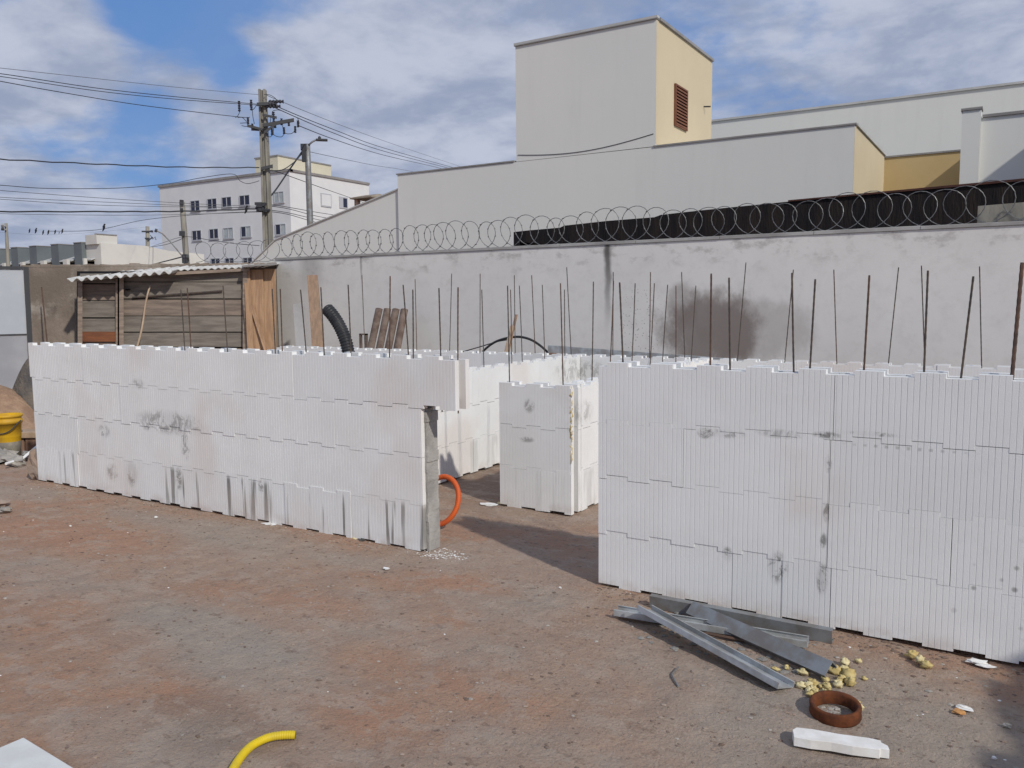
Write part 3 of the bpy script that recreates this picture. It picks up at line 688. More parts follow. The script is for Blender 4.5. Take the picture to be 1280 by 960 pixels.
# clay tiles, frame, hoses and sticks behind the front wall
TY = 9.35
for k, (fx, hx) in enumerate(((464, 474.5), (475, 485), (486, 495.5), (497, 506))):
    f_, h_ = atY(fx, 436, TY), atY(hx, 387+k*.3, TY+.28); ax = (h_-f_).normalized(); f_ = f_-ax*(f_.z/ax.z)
    side = ax.cross(Vector((0, 1, 0))).normalized(); outv = side.cross(ax).normalized()
    if outv.y > 0: outv = -outv
    vs = []; K = 10; N = 12
    for i in range(N+1):
        p = f_.lerp(h_, i/N)
        for rr, rev in ((.064, 0), (.050, 1)):
            for j in range(K+1):
                jj = K-j if rev else j; w_ = math.pi*jj/K
                q = rr*(1+.05*mn.noise(Vector((i*.6, j*.5, k))))*(.88+.12*i/N)
                vs.append(p+side*(q*math.cos(w_))+outv*(q*math.sin(w_)))
    S = 2*(K+1); fs = [(i*S+j, i*S+(j+1) % S, (i+1)*S+(j+1) % S, (i+1)*S+j) for i in range(N) for j in range(S)]+[tuple(range(S)), tuple(range(N*S, N*S+S))[::-1]]
    nm = ['leftmost of four', 'second from left of four', 'third from left of four', 'rightmost of four'][k]
    tag(MB().add(vs, fs).build('roof_tile', M['tile'], smooth=True), f'long dark half round clay tile, {nm} leaning on the grey wall', 'roof tile', 'clay tiles leaning on the boundary wall')
b = MB()
for (x0, x1, y0, y1) in ((450.5, 452.2, 417, 437), (457.6, 459.4, 417, 437), (450.5, 459.4, 417, 418.6)):
    p, q = atY(x0, y1, 8.95), atY(x1, y0, 8.95); zz = 0 if y1 == 437 else p.z
    b.box((p.x, 8.93, zz), (q.x, 8.96, q.z))
tag(b.build('wooden_frame', M['tile']), 'small dark empty wooden frame standing left of the clay tiles', 'frame')  # open wooden frame of two uprights and a top rail
def hose(pts, r, ring, mat, name, label, cat, amp=.12, k=14, res=10):
    P = [Vector(p) for p in pts]; C = []
    for i in range(len(P)-1):
        a, b_, c_, d_ = P[max(i-1, 0)], P[i], P[i+1], P[min(i+2, len(P)-1)]
        for j in range(res):
            t = j/res; C.append(.5*((2*b_)+(c_-a)*t+(2*a-5*b_+4*c_-d_)*t*t+(3*b_-a-3*c_+d_)*t**3))
    C.append(P[-1]); L = [0]
    for i in range(1, len(C)): L.append(L[-1]+(C[i]-C[i-1]).length)
    n = max(8, int(L[-1]/(ring/4))); pts2 = []; rs = []; j = 0
    for i in range(n+1):
        s = L[-1]*i/n
        while j < len(L)-2 and L[j+1] < s: j += 1
        f = (s-L[j])/max(1e-6, L[j+1]-L[j]); pts2.append(C[j].lerp(C[j+1], f)); rs.append(r*(1+amp*(.5-.5*math.cos(i*math.pi/2))-amp*.5))
    return tag(MB().tube(pts2, rs, k).build(name, mat, smooth=True), label, cat)
HY = 4.75
hp = [atY(x, y, HY) for x, y in ((408.5, 386), (415, 393), (423, 405), (430, 420), (435.5, 440))]
hp.append(Vector((hp[-1].x+.10, HY, .75))); hp.append(Vector((hp[-1].x+.06, HY, .3))); hp.append(Vector((hp[-1].x+.02, HY, .06)))
hose(hp, .048, .022, M['hose_blk'], 'corrugated_hose', 'thick black corrugated hose bending up behind the left foam wall', 'hose', .16)
ap = [atY(x, y, 9.2) for x, y in ((598, 447), (606, 437), (618, 428), (632, 423), (648, 421), (662, 424), (674, 431), (685, 441), (692, 452))]
hose(ap, .016, .03, M['hose_blk'], 'arched_pipe', 'thin dark flexible pipe arching up behind the rear foam wall', 'pipe', 0, 8)
ap = [atY(x, y, 9.5) for x, y in ((560, 448), (575, 441), (600, 433.5), (622, 427), (640, 424))]
hose(ap, .008, .03, M['wire'], 'loose_cable', 'thin grey cable curving up beside the arched pipe', 'cable', 0, 6)
f_, h_ = atY(633, 450, 8.66), atY(645.5, 393, 8.9); ax = (h_-f_).normalized(); f_ = f_-ax*(f_.z/ax.z); sd_ = ax.cross(Vector((0, 1, 0))).normalized()
tag(MB().obox((f_+h_)/2, sd_*.016, Vector((0, .012, 0)), (h_-f_)/2).build('timber_stake', M['plank_br'], bevel=.002), 'brown wooden stake leaning over the rear foam wall beside the arched pipe', 'stake')
f_, h_ = atY(630, 450, 8.64), atY(640, 407, 8.8); ax = (h_-f_).normalized(); f_ = f_-ax*(f_.z/ax.z); sd_ = ax.cross(Vector((0, 1, 0))).normalized()
tag(MB().obox((f_+h_)/2, sd_*.022, Vector((0, .009, 0)), (h_-f_)/2).build('timber_stake', M['stick'], bevel=.002), 'shorter pale stake standing in front of the brown stake', 'stake')
# long channel propped behind the rear wall
a, c_ = atY(685, 436, 9.1), atY(930, 455, 9.1); ax = (c_-a).normalized()
b = MB(); up = Vector((0, 0, 1)); mid = (a+c_)/2; hl = (c_-a)/2
b.obox(mid, hl, (0, .003, 0), up*.045); b.obox(mid+up*.043+Vector((0, .03, 0)), hl, (0, .028, 0), up*.0025); b.obox(mid-up*.043+Vector((0, .03, 0)), hl, (0, .028, 0), up*.0025)
tag(b.build('metal_channel', M['galv']), 'long pale metal channel propped along the foot of the grey boundary wall', 'metal channel')
for x_, z_, lb in ((a.x+.1, a.z-.05, 'left'), (c_.x-.1, c_.z-.05, 'right')):
    tag(MB().box((x_-.09, 9.03, 0), (x_+.09, 9.22, z_)).build('block_stack', M['clay_brick']), f'clay block stack behind the rear foam wall under the {lb} end of the channel', 'block pile')

# ------------------------------------------------------------------ neighbour's black roof and the building
DY = 12.0
b = MB(); top = [(642, 290), (660, 288), (700, 284.5), (705, 282), (760, 276), (818, 271.5), (826, 268.5), (880, 262.5), (985, 252), (1280, 226)]
bot = [(1280, 285), (830, 308), (740, 310), (684, 306), (672, 304), (650, 302.5), (648, 309), (642, 309)]
poly = [atY(x, y, DY) for x, y in top]+[Vector((6, DY, 3.2)), Vector((6, DY, 2.2))]+[atY(x, y, DY) for x, y in bot]
bs = thing('covered_shelter', (-2, DY, 0), 'long black netted shelter roof behind the razor wire on the grey boundary wall', 'shelter')
b.prism(poly, (0, 3.2, .0)); b.build('net_cover', M['black_net'], bs)
b = MB(); tp_ = [atY(x, y, DY-.03) for x, y in ((985, 252), (1280, 226))]; b.prism([tp_[0], tp_[1], Vector((6, DY-.03, 3.2)), Vector((6, DY-.03, 3.24)), tp_[1]+Vector((0, 0, .03)), tp_[0]+Vector((0, 0, .02))], (0, .06, 0)); b.build('edge_trim', M['rust_trim'], bs)
for x_ in (-7.2, -4, 0, 4): MB().box((x_, DY+.1, 0), (x_+.08, DY+.18, 2.5)).build('post', M['dark'], bs)
p, q = atY(1222, 273, BY+.32), atY(1300, 254, BY+.32)
tag(MB().hexa([(p.x, BY+.26, BZ-.3), (4, BY+.26, BZ-.3), (4, BY+.36, BZ-.3), (p.x, BY+.36, BZ-.3), (p.x, BY+.26, atY(1222, 258, BY+.3).z), (4, BY+.26, atY(1222, 258, BY+.3).z+.12), (4, BY+.36, atY(1222, 258, BY+.3).z+.12), (p.x, BY+.36, atY(1222, 258, BY+.3).z)]).build('concrete_slab', M['conc_post']), 'low grey cement panel rising just behind the right end of the boundary wall', 'panel')

GY = 18.0
bd = thing('hall_building', (-7, GY, 0), 'large pale grey windowless hall with a tall square tower and yellow returns', 'building')
ZP = 5.05; xL = -14.62; xR = -2.92
xs0 = atY(345, 300, GY+.07); xs1 = atY(497, 237, GY+.07)
b = MB(); b.prism([(xL, GY, 0), (xR-.004, GY, 0), (xR-.004, GY, ZP-.02), (xL, GY, ZP)], (0, 4.3, 0)); b.build('front_wing', M['facade'], bd)
b = MB(); b.prism([(xs0.x-2.5, GY+.07, 0), (xL-.004, GY+.07, 0), (xL-.004, GY+.07, xs1.z), (xs0.x, GY+.07, xs0.z), (xs0.x-2.5, GY+.07, 2.0)], (0, .3, 0)); b.build('sloped_wall', M['facade'], bd)
b = MB(); b.prism([(xs0.x-2.5, GY+.03, 2.0), (xs0.x, GY+.03, xs0.z), (xL-.004, GY+.03, xs1.z), (xL-.004, GY+.03, xs1.z+.035), (xs0.x, GY+.03, xs0.z+.035), (xs0.x-2.5, GY+.03, 2.035)], (0, .4, 0)); b.build('coping', M['flash_lt'], bd)
tX0, tX1, tZ, tD = -10.82, -7.14, 7.82, 3.95
tw = MB().box((tX0, GY-.004, ZP+.001), (tX1-.004, GY+tD, tZ)).build('tower', M['facade'], bd)
MB().box((tX1-.003, GY, ZP+.05), (tX1, GY+tD, tZ)).build('side_wall', M['yellow_pale'], tw)
def coping(pts, name, parent, h=.035, o=.025, wd=.12, mat='flash'):
    b = MB()
    for (a, c_) in zip(pts[:-1], pts[1:]):
        a, c_ = Vector(a), Vector(c_); d = c_-a; n = Vector((d.y, -d.x, 0)).normalized()*o
        b.hexa([a+n, c_+n, c_-n*wd/o, a-n*wd/o, a+n+Vector((0, 0, h)), c_+n+Vector((0, 0, h)), c_-n*wd/o+Vector((0, 0, h)), a-n*wd/o+Vector((0, 0, h))])
    return b.build(name, M[mat], parent)
coping([(tX0-.03, GY-.004, tZ+.026), (tX1+.03, GY-.004, tZ+.026)], 'coping', tw, .05, .035, .1, 'flash_lt')
coping([(tX0-.02, GY-.004, tZ+.002), (tX1+.02, GY-.004, tZ+.002)], 'coping', tw, .022, .04)  # dark strip painting the thin shadow line under the pale cap
coping([(tX1, GY+.12, tZ+.002), (tX1, GY+tD, tZ+.002)], 'coping', tw, .06, .05)
# louvre in the tower's yellow side
p, q = atX(843.5, 106, tX1), atX(856.5, 163, tX1); y0, y1 = sorted((p.y, q.y)); z0, z1 = sorted((p.z-.02, q.z+.02))
lv = MB(); lv.box((tX1+.001, y0, z0), (tX1+.012, y1, z1)); lvo = lv.build('louver', M['dark'], tw)
b = MB(); n = 12
for i in range(n):
    zz = z0+(z1-z0)*(i+.5)/n; b.hexa([(tX1+.013, y0, zz+.02), (tX1+.06, y0, zz-.045), (tX1+.06, y1, zz-.045), (tX1+.013, y1, zz+.02), (tX1+.013, y0, zz+.035), (tX1+.06, y0, zz-.02), (tX1+.06, y1, zz-.02), (tX1+.013, y1, zz+.035)])
for ya, yb in ((y0-.05, y0-.001), (y1+.001, y1+.05)): b.box((tX1+.001, ya, z0-.04), (tX1+.05, yb, z1+.04))
for za, zb_ in ((z0-.04, z0-.002), (z1+.002, z1+.04)): b.box((tX1+.001, y0, za), (tX1+.05, y1, zb_))
b.build('slats', M['louver'], lvo)
MB().tube([(tX1, GY+3.3, 6.55), (tX1+.18, GY+3.3, 6.53)], .02, 6).build('spout', M['hard'], tw)
coping([(xL-.03, GY, ZP+.003), (tX0-.06, GY, ZP+.003)], 'coping', bd)
coping([(tX1-.05, GY, ZP-.017), (xR+.03, GY, ZP-.017)], 'coping', bd)
# yellow recess
yB = 22.3
MB().box((xR-.003, GY+.001, 0), (xR, yB, ZP-.02)).build('side_wall', M['yellow_pale'], bd)
MB().box((xR+.001, yB, 0), (-.9, yB+.2, 4.98)).build('recess_wall', M['yellow'], bd)
coping([(xR, GY+.15, ZP-.017), (xR, yB, ZP-.017)], 'coping', bd, .05, .04, .1, 'flash_lt')
coping([(xR, yB, 4.983), (-1.0, yB, 4.983)], 'coping', bd, .04, .03, .1)
# right wing with its pier, an outer block beyond, and the high hall wall behind
pX = -1.03
pr = MB().box((pX, GY-.12, 0), (pX+.31, GY+.2, 5.04)).build('pier', M['facade'], bd)
coping([(pX-.02, GY-.12, 5.042), (pX+.33, GY-.12, 5.042)], 'coping', bd, .04, .03, .3)
MB().box((pX+.005, GY+.202, 0), (pX+.305, yB+.1, 5.0)).build('return_wall', M['facade'], bd)
MB().box((pX+.312, GY, 0), (9, GY+.07, 4.9)).build('right_wing', M['facade'], bd)
coping([(pX+.33, GY, 4.902), (9, GY, 4.902)], 'coping', bd, .05, .04, .3)
MB().box((.72, 14.2, 0), (5, GY-.004, 4.86)).build('outer_block', M['facade'], bd)
MB().box((-14, 26, 0), (9, 26.3, 7.14)).build('hall_wall', M['facade'], bd)
coping([(-14, 26, 7.143), (9, 26, 7.143)], 'coping', bd, .06, .05, .3, 'flash_lt')
MB().box((-14, 22.4, 0), (9, 25.99, 4.4)).build('roof_slab', M['roof_fc'], bd)
# slack cable on the facade
n = 20; pts = [Vector((tX0+.05+(tX1-tX0-.1)*i/n, GY-.012, 5.17+.10*(i/n)**2*1.2-.22*math.sin(math.pi*i/n)*.55+.04)) for i in range(n+1)]
tag(MB().tube(pts, .008, 5).build('slack_cable', M['wire_grey']), 'thin slack cable hanging across the foot of the hall tower', 'cable')

# ------------------------------------------------------------------ apartment block
AY, AX = 45.4, -47.3; AZ = 11.5; aL = -62.8; aB = 54.4
ap = thing('apartment_block', ((aL+AX)/2, AY, 0), 'plain white four storey apartment block with small dark windows behind the utility pole', 'building')
MB().box((aL, AY, 0), (AX, aB, AZ)).build('wall', M['white'], ap)
coping([(aL-.1, AY, AZ+.003), (AX+.1, AY, AZ+.003)], 'coping', ap, .18, .1, .3)
coping([(AX, AY, AZ+.004), (AX, aB, AZ+.004)], 'coping', ap, .18, .1, .3)
p = atY(347, 195, AY+2.2)
tk = MB().box((p.x-2.6, AY+2.2, AZ+.01), (p.x, AY+8.2, p.z)).build('roof_tank_house', M['cream'], ap)
coping([(p.x-2.65, AY+2.2, p.z+.003), (p.x+.05, AY+2.2, p.z+.003)], 'coping', ap, .1, .06, .2)
coping([(p.x, AY+2.4, p.z+.003), (p.x, AY+8.2, p.z+.003)], 'coping', ap, .1, .06, .2)
def win_y(x0, x1, y0, y1, Y, parent, style=0):
    p, q = atY(x0, y1, Y), atY(x1, y0, Y); X0, X1, Z0, Z1 = p.x, q.x, p.z, q.z
    b = MB(); t = .05
    for (a0, a1, c0, c1) in ((X0, X0+t, Z0, Z1), (X1-t, X1, Z0, Z1), (X0+t, X1-t, Z0, Z0+t), (X0+t, X1-t, Z1-t, Z1), ((X0+X1)/2-.03, (X0+X1)/2+.03, Z0+t, Z1-t)):
        b.box((a0, Y-.07, c0), (a1, Y-.003, c1))
    b.box((X0-.05, Y-.09, Z0-.07), (X1+.05, Y-.003, Z0-.01))
    o = b.build('window', M['alum'], parent)
    mid = (X0+X1)/2
    for a0, a1, s in ((X0+t, mid-.03, style in (2,)), (mid+.03, X1-t, style in (1, 2))):
        MB().box((a0, Y-.03, Z0+t), (a1, Y-.004, Z1-t)).build('pane', M['curtain'] if s else M['glass'], o)
def win_x(x0, x1, y0, y1, X, parent, style=0):
    p, q = atX(x0, y1, X), atX(x1, y0, X); a, c_ = sorted((p.y, q.y)); Z0, Z1 = sorted((p.z, q.z)); Z0, Z1 = min(Z0, Z1), max(Z0, Z1)
    o = MB().box((X+.003, a, Z0), (X+.06, c_, Z1)).build('window', M['alum'], parent)
    if style == 0: MB().box((X+.061, a+(c_-a)*.45, Z0+.1), (X+.07, c_-.1, Z1-.1)).build('pane', M['glass'], o)
    else: MB().box((X+.061, a+.08, Z0+.1), (X+.07, c_-.08, Z1-.1)).build('shutter', M['white'], o)
W = [(239, 250, 250, 264.5, 0), (260, 271.3, 247.5, 262, 0), (278, 289.7, 245.5, 259.5, 0), (300, 312.5, 243.2, 257.5, 0),
     (241, 252, 287.5, 301, 0), (262.5, 273.3, 285.5, 299, 0), (280, 291.7, 284.2, 298.5, 2), (302, 314, 282.3, 296.7, 1),
     (243, 254, 323, 336, 0), (264.5, 275.5, 322.5, 335, 0), (282, 293, 322, 335, 0), (304.5, 316, 321.5, 335, 0),
     (343, 355, 239, 254, 2), (345, 357.5, 279.5, 294, 1)]
for x0, x1, y0, y1, s in W: win_y(x0, x1, y0, y1, AY, ap, s)
for x0, x1, y0, y1, s in ((401, 413.5, 243, 258, 1), (424, 434, 247, 260, 0), (403, 415, 281, 295, 1)): win_x(x0, x1, y0, y1, AX, ap, s)

# small tiled hip roof peeping over the sloped wall
p, q = atY(437, 247, 24), atY(464, 243, 24); zb_ = (p.z+q.z)/2-.03
kio = thing('tiled_kiosk', ((p.x+q.x)/2, 24.6, 0), 'small tiled hip roof on brick posts peeping over the hall\'s sloped wall', 'kiosk')
cx_ = (p.x+q.x)/2; hw = (q.x-p.x)/2
MB().add([(p.x, 24, zb_), (q.x, 24, zb_), (q.x, 25.4, zb_), (p.x, 25.4, zb_), (cx_-.35, 24.7, zb_+.16), (cx_+.35, 24.7, zb_+.16), (p.x, 24, zb_-.05), (q.x, 24, zb_-.05), (q.x, 25.4, zb_-.05), (p.x, 25.4, zb_-.05)],
         [(0, 1, 5, 4), (1, 2, 5), (2, 3, 4, 5), (3, 0, 4), (6, 9, 8, 7), (0, 6, 7, 1), (1, 7, 8, 2), (2, 8, 9, 3), (3, 9, 6, 0)]).build('roof', M['roof_tile'], kio)
for xx in (cx_-hw*.82, cx_+hw*.6):
    for yy in (24.15, 25.1): MB().box((xx, yy, 0), (xx+.16, yy+.16, zb_-.052)).build('post', M['brick_red'], kio)
MB().box((cx_-hw*.6, 24.3, 0), (cx_+hw*.55, 25, zb_-.28)).build('counter', M['brick_red'], kio)

# ------------------------------------------------------------------ terrace houses far left
TYy = 30.8
xk = [-61.3, -58.96, -56.66, -54.09, -51.51]; per = 2.5
for k, X0 in enumerate(xk):
    zt = 5.53; wbx = .85; nxt = xk[k+1] if k < 4 else None
    lab = ['leftmost', 'second from left', 'third from left', 'fourth from left', 'rightmost'][k]
    hs = thing('terrace_house', (X0, TYy, 0), f'slate grey terrace house with a sloping porch roof, {lab} of the distant row', 'house', 'terrace houses in the distant row')
    MB().box((X0, TYy, 0), (X0+wbx, TYy+2.1+.25*k, zt)).build('upper_block', M['grey_box'], hs)
    coping([(X0-.02, TYy, zt+.003), (X0+wbx+.02, TYy, zt+.003)], 'coping', hs, .05, .03, .1)
    coping([(X0+wbx, TYy+.1, zt+.004), (X0+wbx, TYy+2.0, zt+.004)], 'coping', hs, .05, .03, .1)
    a = X0+wbx+.01; e = a+(.85 if nxt is None else min(1.25, nxt-a-.3))
    ya, yb = TYy+.25, TYy+2.05
    b = MB(); b.hexa([(a, ya, 4.36), (e, ya, 4.36), (e, yb, 4.36), (a, yb, 4.36), (a, ya, 4.46), (e, ya, 4.46), (e, yb, 5.04), (a, yb, 5.04)]); b.build('porch_gable', M['roof_fc'], hs)
    b = MB(); b.hexa([(a, ya-.25, 4.40), (e+.06, ya-.25, 4.40), (e+.06, yb, 5.05), (a, yb, 5.05), (a, ya-.25, 4.47), (e+.06, ya-.25, 4.47), (e+.06, yb, 5.12), (a, yb, 5.12)]); b.build('porch_roof', M['flash_lt'], hs)
    MB().box((a, TYy+.3, 0), (e-.05, TYy+2.1, 4.35)).build('shaded_opening', M['dark'], hs)  # near-black box in place of the shaded opening under the porch
    b = MB(); b.box((e+.01, TYy-.5, 0), (e+.16 if nxt is None else min(e+.55, nxt-.02), TYy-.3, 4.5)); b.build('party_wall', M['white2'], hs)
ew = thing('end_house', (-49, TYy+1, 0), 'white end house with a box shaped tank tower right of the terrace row', 'house')
p0, p1 = atY(113, 320, TYy), atY(120, 306, TYy); pe = atX(183, 311, p1.x)
b = MB(); b.prism([(p1.x, TYy+.3, 0), (p1.x, TYy+.3, 5.47), (p1.x, TYy+3.4, 5.45), (p1.x, TYy+5.2, 5.2), (p1.x, TYy+8, 5.1), (p1.x, TYy+8, 0)], (-2.2, 0, 0)); b.build('wall', M['white2'], ew)
a_, c_ = atX(120.3, 293, p1.x-.1), atX(146, 294, p1.x-.1)
MB().box((p1.x-1.3, a_.y, 5.4), (p1.x-.1, c_.y, a_.z)).build('tank_tower', M['white2'], ew)
coping([(p1.x-.1, a_.y, a_.z+.003), (p1.x-.1, c_.y, a_.z+.003)], 'coping', ew, .06, .04, .2)

# ------------------------------------------------------------------ utility poles, lamps, wires
PD = 30
def pD(x, y, d=PD): return atD(x, y, d)
up_ = thing('utility_pole', (pD(328, 112).x, pD(328, 112).y, 0), 'tall weathered concrete utility pole with crossarms and insulators left of the hall', 'utility pole')
px_, py_ = up_.location.x, up_.location.y; topz = pD(326, 112).z
# rectangular double tee section, tapering
def tee(a, zt, w0, w1):
    b = MB(); cr_, cf_ = CAMR, CAMF
    for dx, sw, sd2 in ((-.36, .14, .5), (.36, .14, .5), (0, .6, .22)):
        q = []
        for (zz, w_) in ((0, w0), (zt-(.0 if dx else .02), w1)):
            for sx, sy in ((-1, -1), (1, -1), (1, 1), (-1, 1)): q.append(Vector((a.x, a.y, zz))+cr_*(w_*(dx+sx*sw*.999))+cf_*(w_*sy*sd2))
        b.hexa(q)
    return b
tee(up_.location, topz, .32, .22).build('shaft', M['conc_post'], up_)
def arm(parent, pts, r, name='crossarm', mat='hard', k=6): return MB().tube([pD(*p) if len(p) == 2 else p for p in pts], r, k).build(name, M[mat], parent)
Pf = lambda x, y, dd=-.25: pD(x, y, PD+dd)
def beam(x0, y0, x1, y1, t=.06, dd=-.25, dd2=None, name='crossarm'):
    a, c_ = Pf(x0, y0, dd), Pf(x1, y1, dd if dd2 is None else dd2); d = (c_-a)/2; n = Vector((0, 0, 1))
    return MB().obox((a+c_)/2, d, d.normalized().cross(n)*t, n*t).build(name, M['hard'], up_)
beam(328, 157, 367.5, 150, .055); beam(330, 166, 345, 155, .045, -.3, name='brace'); beam(321, 130.5, 340, 129.5, .05); beam(328, 143.5, 346, 147, .035); beam(328, 162, 309, 157, .04); beam(326, 211, 341, 207.5, .05); beam(314, 161.5, 324, 162, .04, -.2)
def insul(x, y, h=.22, r=.048, dd=-.25, tilt=(0, 0, 1)):
    p = Pf(x, y, dd); b = MB(); ax = Vector(tilt).normalized(); n = 9
    b.tube([p+ax*(h*(i/n-.5)) for i in range(n+1)], [r*(1 if i % 2 else .5) for i in range(n+1)], 8); return b.build('insulator', M['porc'], up_)
for x, y in ((340, 165), (355, 163.5), (369, 162), (352, 152.5), (344, 156), (361, 153.5), (372.5, 155), (310, 151), (315.5, 159)): insul(x, y)
for x, y in ((336, 130), (341, 133), (345, 127)): insul(x, y, .5, .07, -.25, tuple(CAMR))
for x, y in ((342, 146.5), (299, 133), (314, 131.5)): insul(x, y, .34, .05, -.25, (0, 0, 1))
def jump(pts, r=.011):
    P = [Pf(*p) for p in pts]; C = []
    for i in range(len(P)-1):
        a, b_, c_, d_ = P[max(i-1, 0)], P[i], P[i+1], P[min(i+2, len(P)-1)]
        for j in range(6):
            t = j/6; C.append(.5*((2*b_)+(c_-a)*t+(2*a-5*b_+4*c_-d_)*t*t+(3*b_-a-3*c_+d_)*t**3))
    C.append(P[-1]); return MB().tube(C, r, 5).build('jumper_cable', M['wire'], up_)
for q in ([(330, 118), (338, 119), (345, 124), (345.5, 130)], [(299, 131), (300, 138), (297, 145), (294, 147)], [(312, 131), (316, 137), (321, 131)], [(315, 132), (316, 145), (318, 155)], [(334, 158), (333, 168), (338, 171), (342, 165)],
          [(343, 156), (342, 168), (352, 171), (356, 164)], [(353, 157), (356, 166), (364, 167), (369, 163)], [(340, 144), (341, 139), (347, 137.5), (352, 138.5)], [(339, 145), (338, 152), (340, 158)], [(372, 148), (374, 154), (371, 159)], [(302, 157), (308, 158), (315, 156)], [(300, 154), (309, 153.5)], [(297, 147), (303, 147), (308, 152)]): jump(q)
b = MB(); r = random.Random(4)
for i in range(16): b.obox(Pf(326+r.uniform(-4, 8), 258+r.uniform(-4, 6), -.25+r.uniform(-.1, .1)), CAMR*r.uniform(.04, .14), CAMF*.06, Vector((0, 0, r.uniform(.02, .06))))
b.build('cable_clamps', M['hard'], up_)
beam(341, 207.5, 339.5, 213, .03, name='bracket')
# street lamp on its own steel pole
LD = 33
lp = thing('street_lamp', (pD(388, 275, LD).x, pD(388, 275, LD).y, 0), 'grey steel street lamp pole with a short curved arm, right of the utility pole', 'street lamp')
a = pD(384.2, 180, LD); bz = Vector((lp.location.x, lp.location.y, 0))
MB().tube([bz+(a-bz)*(i/8) for i in range(9)], [.15-.045*i/8 for i in range(9)], 10).build('shaft', M['galv_dark'], lp, smooth=True)
pts = [pD(x, y, LD-.1) for x, y in ((386, 181), (390, 177.5), (394.5, 175), (399, 174.8))]; MB().tube(pts, .035, 7).build('lamp_arm', M['galv_dark'], lp, smooth=True)
hd = [pD(x, y, LD-.1) for x, y in ((395, 174.8), (409.5, 175.3))]; d = (hd[1]-hd[0])/2
MB().obox((hd[0]+hd[1])/2, d, d.normalized().cross(Vector((0, 0, 1)))*.12, Vector((0, 0, .035))).build('lamp_head', M['hard'], lp, bevel=.02)
MB().blob(pD(399.5, 172.5, LD-.1), (.06, .06, .07), 2, 8, 6, .1).build('photocell', M['hard'], lp, smooth=True)
b = MB(); b.obox(pD(380, 195, LD-.25), CAMR*.07, CAMF*.07, Vector((0, 0, .22))); b.obox(pD(379.5, 184, LD-.25), CAMR*.1, CAMF*.07, Vector((0, 0, .12))); b.build('junction_box', M['hard'], lp)

def pole_small(name, x0, y0, x1, y1, d, r0, r1, label, cat, extra=(), group=None):
    a, c_ = atD(x0, y0, d), atD(x1, y1, d); k = a.z/(c_.z-a.z) if abs(c_.z-a.z) > .01 else 0
    foot = a-(c_-a)*k; t = thing(name, foot, label, cat, group)
    MB().tube([foot.lerp(c_, i/6) for i in range(7)], [r0+(r1-r0)*i/6 for i in range(7)], 8).build('shaft', M['conc_post'], t, smooth=True)
    for nm, pts, r, mat in extra: MB().tube([atD(x, y, d-.15) for x, y in pts], r, 6).build(nm, M[mat], t)
    return t
pole_small('utility_pole', 233.5, 331, 227.5, 252, 42, .16, .12, 'slim grey pole with a curved lamp arm before the white apartment block', 'utility pole',
           (('lamp_arm', ((231, 324), (222, 313), (212, 301), (203, 292), (196, 288.5)), .035, 'galv_dark'), ('lamp_head', ((196.5, 288.7), (193.5, 287.6)), .09, 'hard'), ('clamp', ((227, 256), (227, 250)), .1, 'hard'), ('clamp', ((225, 262), (229, 262)), .09, 'hard'), ('junction_box', ((227.5, 289), (227.5, 295)), .14, 'hard'), ('clamp', ((229, 322), (236, 322)), .16, 'hard'), ('clamp', ((231, 318), (231.5, 329)), .15, 'hard')))
pole_small('utility_pole', 185, 332, 184.3, 283, 62, .18, .12, 'distant slim pole with crossarms left of the white apartment block', 'utility pole',
           (('crossarm', ((177, 289.3), (191, 289.3)), .06, 'hard'), ('crossarm', ((181, 298), (187, 298)), .06, 'hard'), ('crossarm', ((184.5, 301), (191, 296.5)), .05, 'hard'), ('insulator', ((189.7, 288), (189.7, 290.5)), .1, 'porc'), ('jumper_cable', ((188, 294), (191, 299), (194, 296), (195, 300)), .03, 'wire'), ('clamp', ((182, 332), (188, 332)), .35, 'hard')))
pole_small('street_lamp', 10.5, 336, 7.5, 279, 48, .13, .07, 'distant grey lamp pole with two small lamp heads at the far left', 'street lamp',
           (('lamp_arm', ((2, 281.5), (7.5, 283)), .04, 'galv_dark'), ('lamp_head', ((1.5, 281.3), (4.5, 281.8)), .09, 'galv_dark'), ('lamp_arm', ((2, 286), (7.8, 287.5)), .04, 'galv_dark'), ('lamp_head', ((1.5, 285.6), (5, 286.2)), .1, 'hard')))
# overhead wires
def wire(label, pts, r=.011, mat='wire', group='overhead wires at the utility pole', name='overhead_wire', wob=0):
    P = [atD(*p) for p in pts]; C = []
    for i in range(len(P)-1):
        a, b_, c_, d_ = P[max(i-1, 0)], P[i], P[i+1], P[min(i+2, len(P)-1)]
        for j in range(9):
            t = j/9; C.append(.5*((2*b_)+(c_-a)*t+(2*a-5*b_+4*c_-d_)*t*t+(3*b_-a-3*c_+d_)*t**3)+Vector((0, 0, wob*math.sin((i*9+j)*1.7))))
    C.append(P[-1]); return tag(MB().tube(C, r, 5).build(name, M[mat], smooth=True), label, 'cable', group)
wire('uppermost faint wire left of the utility pole', [(-60, 79, 24), (0, 85, 25), (100, 96, 26.5), (220, 109, 28.5), (325, 118.5, 30)], .007, 'wire_grey')
wire('upper of the two close wires sagging left from the pole top', [(-60, 86, 24), (0, 92, 25), (120, 110, 27), (220, 121, 28.5), (325, 130.5, 30)], .011)
wire('lower of the two close wires sagging left from the pole top', [(-60, 89.5, 24), (0, 95.5, 25), (120, 113.5, 27), (220, 124, 28.5), (325, 131.7, 30)], .010)
wire('single wire below the close pair, sagging left from the pole', [(-60, 90, 24), (0, 101.5, 25), (80, 116, 26.5), (180, 132, 28), (297, 146, 30), (312, 146.5, 30)], .011)
